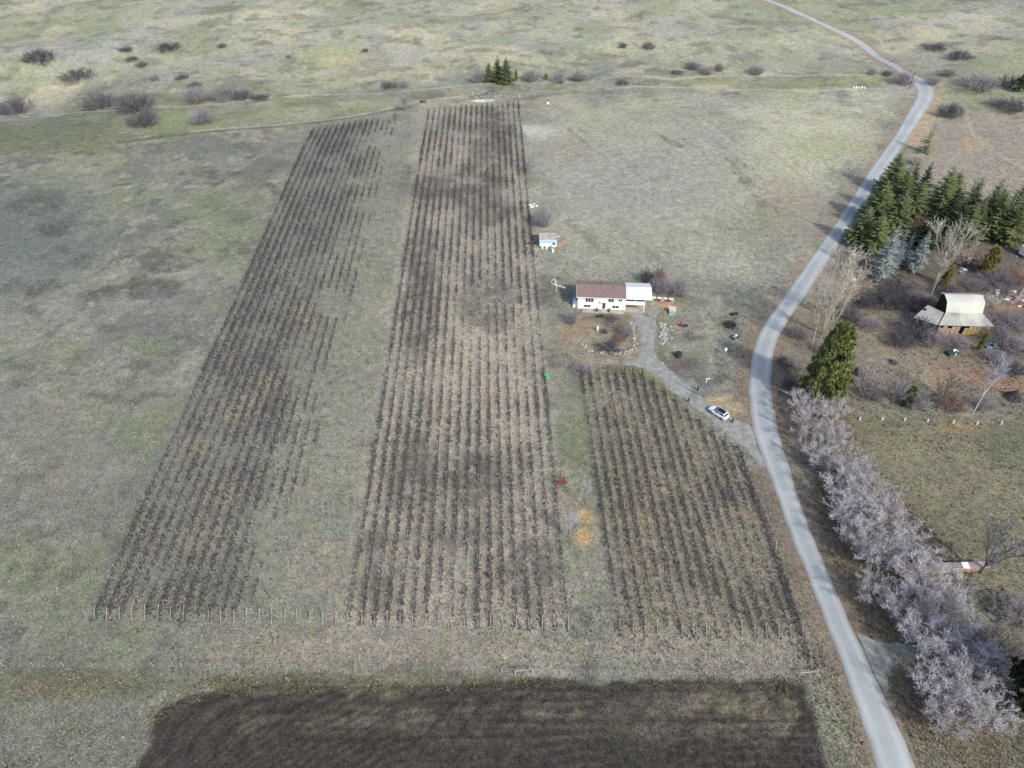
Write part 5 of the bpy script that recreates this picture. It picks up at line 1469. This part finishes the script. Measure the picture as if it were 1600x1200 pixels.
def pedestal(o):
    b = MB(); b.box(-.14, .14, -.14, .14, -.1, .95); b.build('body', M['green_plastic'], o, bevel=.02); b = MB(); b.box(-.17, .17, -.17, .17, .951, 1.08); b.build('cap', M['green_plastic'], o, bevel=.02)
simple('utility_pedestal', 1144, 660, pedestal, 'small dark green utility box beside the white car', 'utility box')
# cattle guard between two green gate posts, and the leaning light pole
for pxx, pyy, lab in ((1075, 628, 'dark green gate post on the near side of the driveway'), (1090, 610, 'dark green gate post on the far side of the driveway')):
    simple('gate_post', pxx, pyy, lambda o: [MB().box(-.12, .12, -.12, .12, -.2, 1.0).build('post', M['green_plastic'], o), MB().box(-.16, .16, -.16, .16, 1.001, 1.08).build('cap', M['green_plastic'], o)], lab, 'gate post', group='gate posts')
gx0, gy0 = at(1081, 627); gx1, gy1 = at(1090, 613)
cg = empty('cattle_guard', (gx0, gy0, gz(gx0, gy0) + .06), math.atan2(gy1 - gy0, gx1 - gx0), 'pale steel cattle guard across the gravel driveway', 'cattle guard')
LL = math.hypot(gx1 - gx0, gy1 - gy0)
for k in range(6):
    b = MB(); b.tube((0, -.8 + k * .3, .06), (LL, -.8 + k * .3, .06 + gz(gx1, gy1) - gz(gx0, gy0)), .07, n=6); b.build('bar', M['stake'], cg)
def lamp_pole(o):
    x, y, z = o.location; tx, ty = at(1104, 591.5, dz=6.2)
    top = Vector((tx - x, ty - y, 6.2)); b = MB(); b.tube((0, 0, -.3), top, .14, .11, 8); b.build('pole', M['post'], o)
    b = MB(); b.tube(top, top + Vector((.75, -.1, -.05)), .09, n=6); b.build('crossarm', M['white_plastic'], o)
    b = MB(); b.tube(top, top + Vector((-.15, -.9, -.35)), .08, n=6); b.build('brace', M['white_plastic'], o)
simple('light_pole', 1089, 615, lamp_pole, 'leaning pale pole with white bracket beside the driveway gate', 'pole')
def power_pole(hh, m):
    def f(o):
        b = MB(); b.tube((0, 0, -.4), (0, 0, hh), .15, .10, 8); b.build('pole', m, o)
        b = MB(); b.box(-1.0, 1.0, -.06, .06, hh - .7, hh - .58); c = b.build('crossarm', m, o)
        for q in (-.85, 0, .85):
            b = MB(); b.tube((q, 0, hh - .58), (q, 0, hh - .40), .05, n=6); b.build('insulator', M['white_plastic'], c)
    return f
for bx2, by2, ty2, m, lab in ((1421, 138, 110, M['dark_pole'], 'dark power pole on the inside of the far road bend'), (1463, 563, 518, M['pole'], 'wooden power pole in front of the barn'), (1280, 353, 312, M['post'], 'pale power pole left of the road in the tree shadows')):
    x, y = at(bx2, by2); hh = height_for(x, y, ty2)
    o = empty('power_pole', (x, y, gz(x, y)), .5, lab, 'power pole', 'power poles'); power_pole(hh, m)(o)
def whitebox(o):
    b = MB(); b.tube((0, 0, -.2), (0, 0, 1.3), .06, n=6); b.build('post', M['post'], o); b = MB(); b.box(-.25, .25, -.2, .2, 1.301, 2.0); b.build('box', M['white_plastic'], o, bevel=.03)
simple('post_box', 1132, 555, whitebox, 'white box on a post in the grass left of the road', 'box')

# machinery and yard things
def harrow(o):
    for k in range(4): MB().box(-1.1, 1.1, -1.3 + k * .8, -1.18 + k * .8, .25, .4).build('beam', M['black_steel'], o)
    for k in range(4): MB().box(-1.0 + k * .62, -.9 + k * .62, -1.4, 1.4, .401, .5).build('bar', M['black_steel'], o)
    b = MB()
    for k in range(30): b.tube((-1 + (k % 6) * .4, -1.2 + (k // 6) * .55, .3), (-1 + (k % 6) * .4, -1.25 + (k // 6) * .55, -.05), .03, n=4)
    e = b.build('tines', M['black_steel'], o); e['kind'] = 'stuff'
    b = MB(); b.tube((.3, 1.3, .45), (1.3, 3.8, .7), .07, n=6); b.build('drawbar', M['black_steel'], o)
    for q in (-1.2, 1.2):
        b = MB(); b.tube((q - .08, 0, .42), (q + .08, 0, .42), .42, n=12); b.build('wheel', M['tyre'], o)
simple('harrow', 1141, 509, harrow, 'black harrow implement in the grass left of the road', 'farm implement', -.35)
simple('tiller', 1147.5, 492.5, lambda o: [MB().box(-.7, .7, -.25, .25, .25, .75).build('housing', M['black_steel'], o, bevel=.05)] + [MB().tube((q, 0, .25), (q + .1, 0, .25), .3, n=10).build('wheel', M['tyre'], o) for q in (-.8, .7)], 'small black implement above the harrow', 'farm implement', .3)
simple('mower', 1149, 528, lambda o: [MB().box(-1.0, .6, -.3, .3, .3, .7).build('deck', M['blue_grey'], o, bevel=.06), MB().tube((.6, 0, .5), (2.0, .5, 1.0), .06, n=6).build('boom', M['black_steel'], o), MB().box(-.3, .2, -.2, .2, .701, 1.0).build('engine', M['white_plastic'], o, bevel=.04)] + [MB().tube((q, -.42, .3), (q, -.28, .3), .3, n=10).build('wheel', M['tyre'], o) for q in (-.9, .4)], 'blue grey mower with a black boom below the harrow', 'farm implement', .5)
def play(o):
    MB().box(-.8, .7, -.6, .6, .0, 1.0).build('crate', M['orange_pale'], o); MB().box(-.9, .8, -.7, .7, 1.001, 1.1).build('lid', M['orange_pale'], o)
    b = MB(); b.hexa([(-1.3, -1.7, 0), (.5, -1.6, 0), (.6, -.75, 0), (-1.0, -.75, 0)], [(-1.0, -1.5, .4), (.3, -1.5, .5), (.5, -.75, .7), (-.9, -.75, .6)]); b.build('tarp', M['teal'], o, bevel=.08)
simple('covered_crate', 1050, 487, play, 'faded orange crate with teal tarp right of the driveway', 'crate')
simple('barrel', 1063.5, 509, barrel(M['rust']), 'rust brown barrel beside the blue grey basin', 'barrel')
simple('basin', 1071, 511, lambda o: [MB().tube((0, 0, 0), (0, 0, .45), .6, .75, 14).build('tub', M['blue_grey'], o), MB().tube((0, 0, .451), (0, 0, .47), .62, .62, 14).build('water', M['glass'], o)], 'blue grey basin in the grass right of the driveway', 'basin')
simple('compost_bin', 1060, 557, lambda o: [MB().tube((0, 0, -.05), (0, 0, 1.1), .85, .65, 12).build('drum', M['green_plastic'], o), MB().tube((0, 0, 1.1), (0, 0, 1.25), .7, .35, 12).build('lid', M['black_steel'], o)], 'dark green compost bin beside the dug garden bed', 'bin')
simple('green_sled', 853, 588, lambda o: [MB().hexa([(-.8, -.5, 0), (.9, -.5, 0), (.7, .5, 0), (-.6, .5, 0)], [(-.5, -.3, .5), (.4, -.3, .35), (.3, .4, .8), (-.3, .4, .9)]).build('tarp', M['bright_green'], o, bevel=.1), MB().tube((0, .1, .5), (-.1, .2, 1.5), .12, .04, 6).build('peak', M['bright_green'], o)], 'bright green tarp bundle beside the middle vine block', 'tarp')
def implement(o):
    for q in (-.5, .3): MB().box(-1.0, .9, q, q + .12, .35, .5).build('frame', M['rust'], o)
    for q in (-.9, -.1, .75): MB().box(q, q + .1, -.38, .298, .36, .48).build('cross_member', M['rust'], o)
    for k in range(5): MB().tube((-.9 + k * .42, -.7, .3), (-.85 + k * .42, -.5, .3), .32, n=10).build('disc', M['rust'], o)
    MB().tube((-1.8, 1.5, .3), (1.1, 2.1, .35), .07, n=6).build('bar', M['tarp_grey'], o)
    MB().tube((0, .4, .5), (0, 1.75, .4), .07, n=6).build('drawbar', M['rust'], o)
simple('disc_plough', 876, 751, implement, 'rusty red disc plough at the edge of the middle vine block', 'farm implement')
for k, (pxx, pyy, lab) in enumerate(((842, 1, ''),)): pass
simple('garden_figure', 933.5, 516, lambda o: [MB().box(-.2, .2, -.2, .2, 0, .8).build('pedestal', M['white_plastic'], o), MB().tube((0, 0, .8), (0, 0, 1.3), .22, .1, 8).build('bowl', M['white_plastic'], o)], 'white garden ornament in the middle of the front yard', 'ornament')
simple('garden_trough', 937, 495, lambda o: [MB().box(-.9, .9, -.35, .35, 0, .5).build('tub', M['black_steel'], o, bevel=.05), MB().box(-.8, .8, -.26, .26, .501, .53).build('water', M['glass'], o)], 'black water trough in front of the house', 'trough')
simple('survey_marker', 856, 162, lambda o: [MB().box(-.5, .5, -.3, .3, 0, .8).build('box', M['white_plastic'], o), MB().box(-.4, .4, -.2, .2, .801, 1.5).build('top', M['rust'], o)], 'small orange and white box at the far end of the middle block', 'box')
# beehives by the far road
for k in range(5):
    hx, hy = at(1333 + k * 4.4, 138.5)
    o = empty('beehive', (hx, hy, gz(hx, hy)), 0, 'white beehive in the far row left of the road, %s from left' % ordinal(k), 'beehive', 'beehives left of the far road')
    MB().box(-.3, .3, -.3, .3, .15, .8).build('hive_body', M['white_plastic'], o); MB().box(-.36, .36, -.36, .36, .801, .9).build('lid', M['teal'] if k % 2 == 0 else M['white_plastic'], o); MB().box(-.25, .25, -.25, .25, -.1, .149).build('stand', M['pole'], o)
# sapling guards above the paddock
for k, (gxp, gyp) in enumerate(((1343, 656), (1378, 656), (1413, 657), (1449, 659), (1489, 661), (1526, 663), (1564, 663))):
    x, y = at(gxp, gyp)
    o = empty('sapling_guard', (x, y, gz(x, y)), 0, 'white sapling guard in the row along the paddock fence, %s from left' % ordinal(k), 'plant guard', 'sapling guards along the paddock fence')
    b = MB(); b.tube((0, 0, -.05), (0, 0, .75), .16, .14, 8); b.build('tube', M['white_plastic'], o); b = MB(); b.tube((.2, 0, -.1), (.2, 0, 1.0), .03, n=5); b.build('stake', M['green_plastic'], o)

# stones: border of the front yard and the pile beside the driveway
rs = random.Random(9)
STONE = [MB().rock((0, 0, 0), 1.0, random.Random(k)).mesh('stone', M['stone']) for k in range(5)]
bd = [(893, 530), (905, 534), (915, 543), (922, 549), (945, 551), (965, 553), (980, 551), (991, 545), (992, 530), (989, 515), (985, 503)]
W0 = world_pts(bd); border = empty('stone_border', (W0[5][0], W0[5][1], gz(*W0[5])), 0, 'curved border of pale field stones round the front yard', 'stone border')
def put_stone(par, x, y, r):
    o = link('stone', rs.choice(STONE), par, (x - par.location.x, y - par.location.y, gz(x, y) - par.location.z + r * .25)); o.scale = (r, r, r); o.rotation_euler = (0, 0, rs.uniform(0, 6))
for (a, b_) in zip(W0[:-1], W0[1:]):
    n = max(3, int(math.hypot(b_[0] - a[0], b_[1] - a[1]) / .22))
    for k in range(n):
        t = k / n; put_stone(border, a[0] + (b_[0] - a[0]) * t + rs.uniform(-.4, .4), a[1] + (b_[1] - a[1]) * t + rs.uniform(-.5, .5), rs.choice((.18, .22, .28, .4)))
C0 = at(1037, 522); pile = empty('stone_pile', (C0[0], C0[1], gz(*C0)), 0, 'long pile of grey stones beside the driveway', 'stone pile')
for k in range(95):
    pxx, pyy = 1037 + rs.gauss(0, 3.6), 521 + rs.uniform(-16, 17); x, y = at(pxx, pyy); put_stone(pile, x, y, rs.uniform(.18, .5))
C0 = at(790, 150); sp = empty('stone_heap', (C0[0], C0[1], gz(*C0)), 0, 'scattered pale stones at the far end of the middle block', 'stone pile')
for k in range(50):
    x, y = at(rs.gauss(775, 22), rs.gauss(150, 3)); put_stone(sp, x, y, rs.uniform(.2, .5))
# split-rail row of wood beside the carport
x0, y0 = at(1017, 469); x1, y1 = at(1053, 471.5)
ws = empty('woodpile', (x0, y0, gz(x0, y0)), math.atan2(y1 - y0, x1 - x0), 'white capped woodpile running right from the carport', 'woodpile')
L_ = math.hypot(x1 - x0, y1 - y0)
for k in range(7):
    MB().box(k * L_ / 7, (k + 1) * L_ / 7 - .06, -.35, .35, -.05, .7 + rs.uniform(-.15, .1)).build('log_bay', [M['log'], M['bark'], M['rust']][k % 3], ws)
for k in range(4):
    MB().box(k * L_ / 4 + .1, (k + .8) * L_ / 4, -.4, .3, .86, .92).build('cover_sheet', M['white_metal'], ws)

# ------------------------------------------------------------------ wire fences
ME_FP = post_mesh('fence_post', 1.25, .06, .055, M['post'])
def fence(px_line, step, label, wires=3, hh=1.15):
    P = [Vector((*p, 0)) for p in world_pts(px_line)]
    o = empty('wire_fence', (P[0].x, P[0].y, gz(P[0].x, P[0].y)), 0, label, 'fence', 'wire fences')
    ox, oy, oz = o.location; pts = []
    for a, b_ in zip(P[:-1], P[1:]):
        n = max(1, int((b_ - a).length / step))
        for k in range(n): pts.append(a.lerp(b_, k / n))
    pts.append(P[-1])
    loc = [Vector((p.x - ox, p.y - oy, gz(p.x, p.y) - oz)) for p in pts]
    for q in loc:
        e = link('post', ME_FP, o, q); e.rotation_euler = (R.uniform(-.05, .05), R.uniform(-.05, .05), 0)
    for w in range(wires):
        b = MB()
        for a, b_ in zip(loc[:-1], loc[1:]): b.tube(a + Vector((0, 0, hh * (w + 1) / wires)), b_ + Vector((0, 0, hh * (w + 1) / wires)), .014, n=3, cap=False)
        b.build('wire', M['wire'], o)
    return o
fence([(-40, 1041), (240, 1042), (600, 1047), (830, 1052), (1060, 1054), (1272, 1054)], 4.0, 'wire fence between the vineyard headland and the ploughed field')
fence([(1322, 640), (1420, 650), (1500, 655), (1640, 657)], 4.0, 'wire fence along the upper edge of the right paddock')
fence([(1419, 148), (1395, 192), (1352, 252), (1300, 322), (1282, 352)], 6.0, 'wire fence between the big field and the upper road')
fence([(1540, 915), (1562, 945), (1600, 985)], 4.0, 'short wire fence below the firewood stack')
for xa, xb, yy, lab in ((805, 831, 1052, 'pale corner brace in the middle of the lower fence'), (1247, 1273, 1055, 'pale corner brace at the right end of the lower fence')):
    a = at(xa, yy); c = at(xb, yy - 2)
    o = empty('fence_brace', (a[0], a[1] - .25, gz(*a)), math.atan2(c[1] - a[1], c[0] - a[0]), lab, 'fence brace', 'fence braces')
    l_ = math.hypot(c[0] - a[0], c[1] - a[1])
    for q in (0, l_): MB().tube((q, 0, -.2), (q, 0, 1.35), .1, n=7).build('post', M['post'], o)
    MB().tube((.1, 0, 1.2), (l_ - .1, 0, 1.2), .075, n=6).build('rail', M['post'], o)
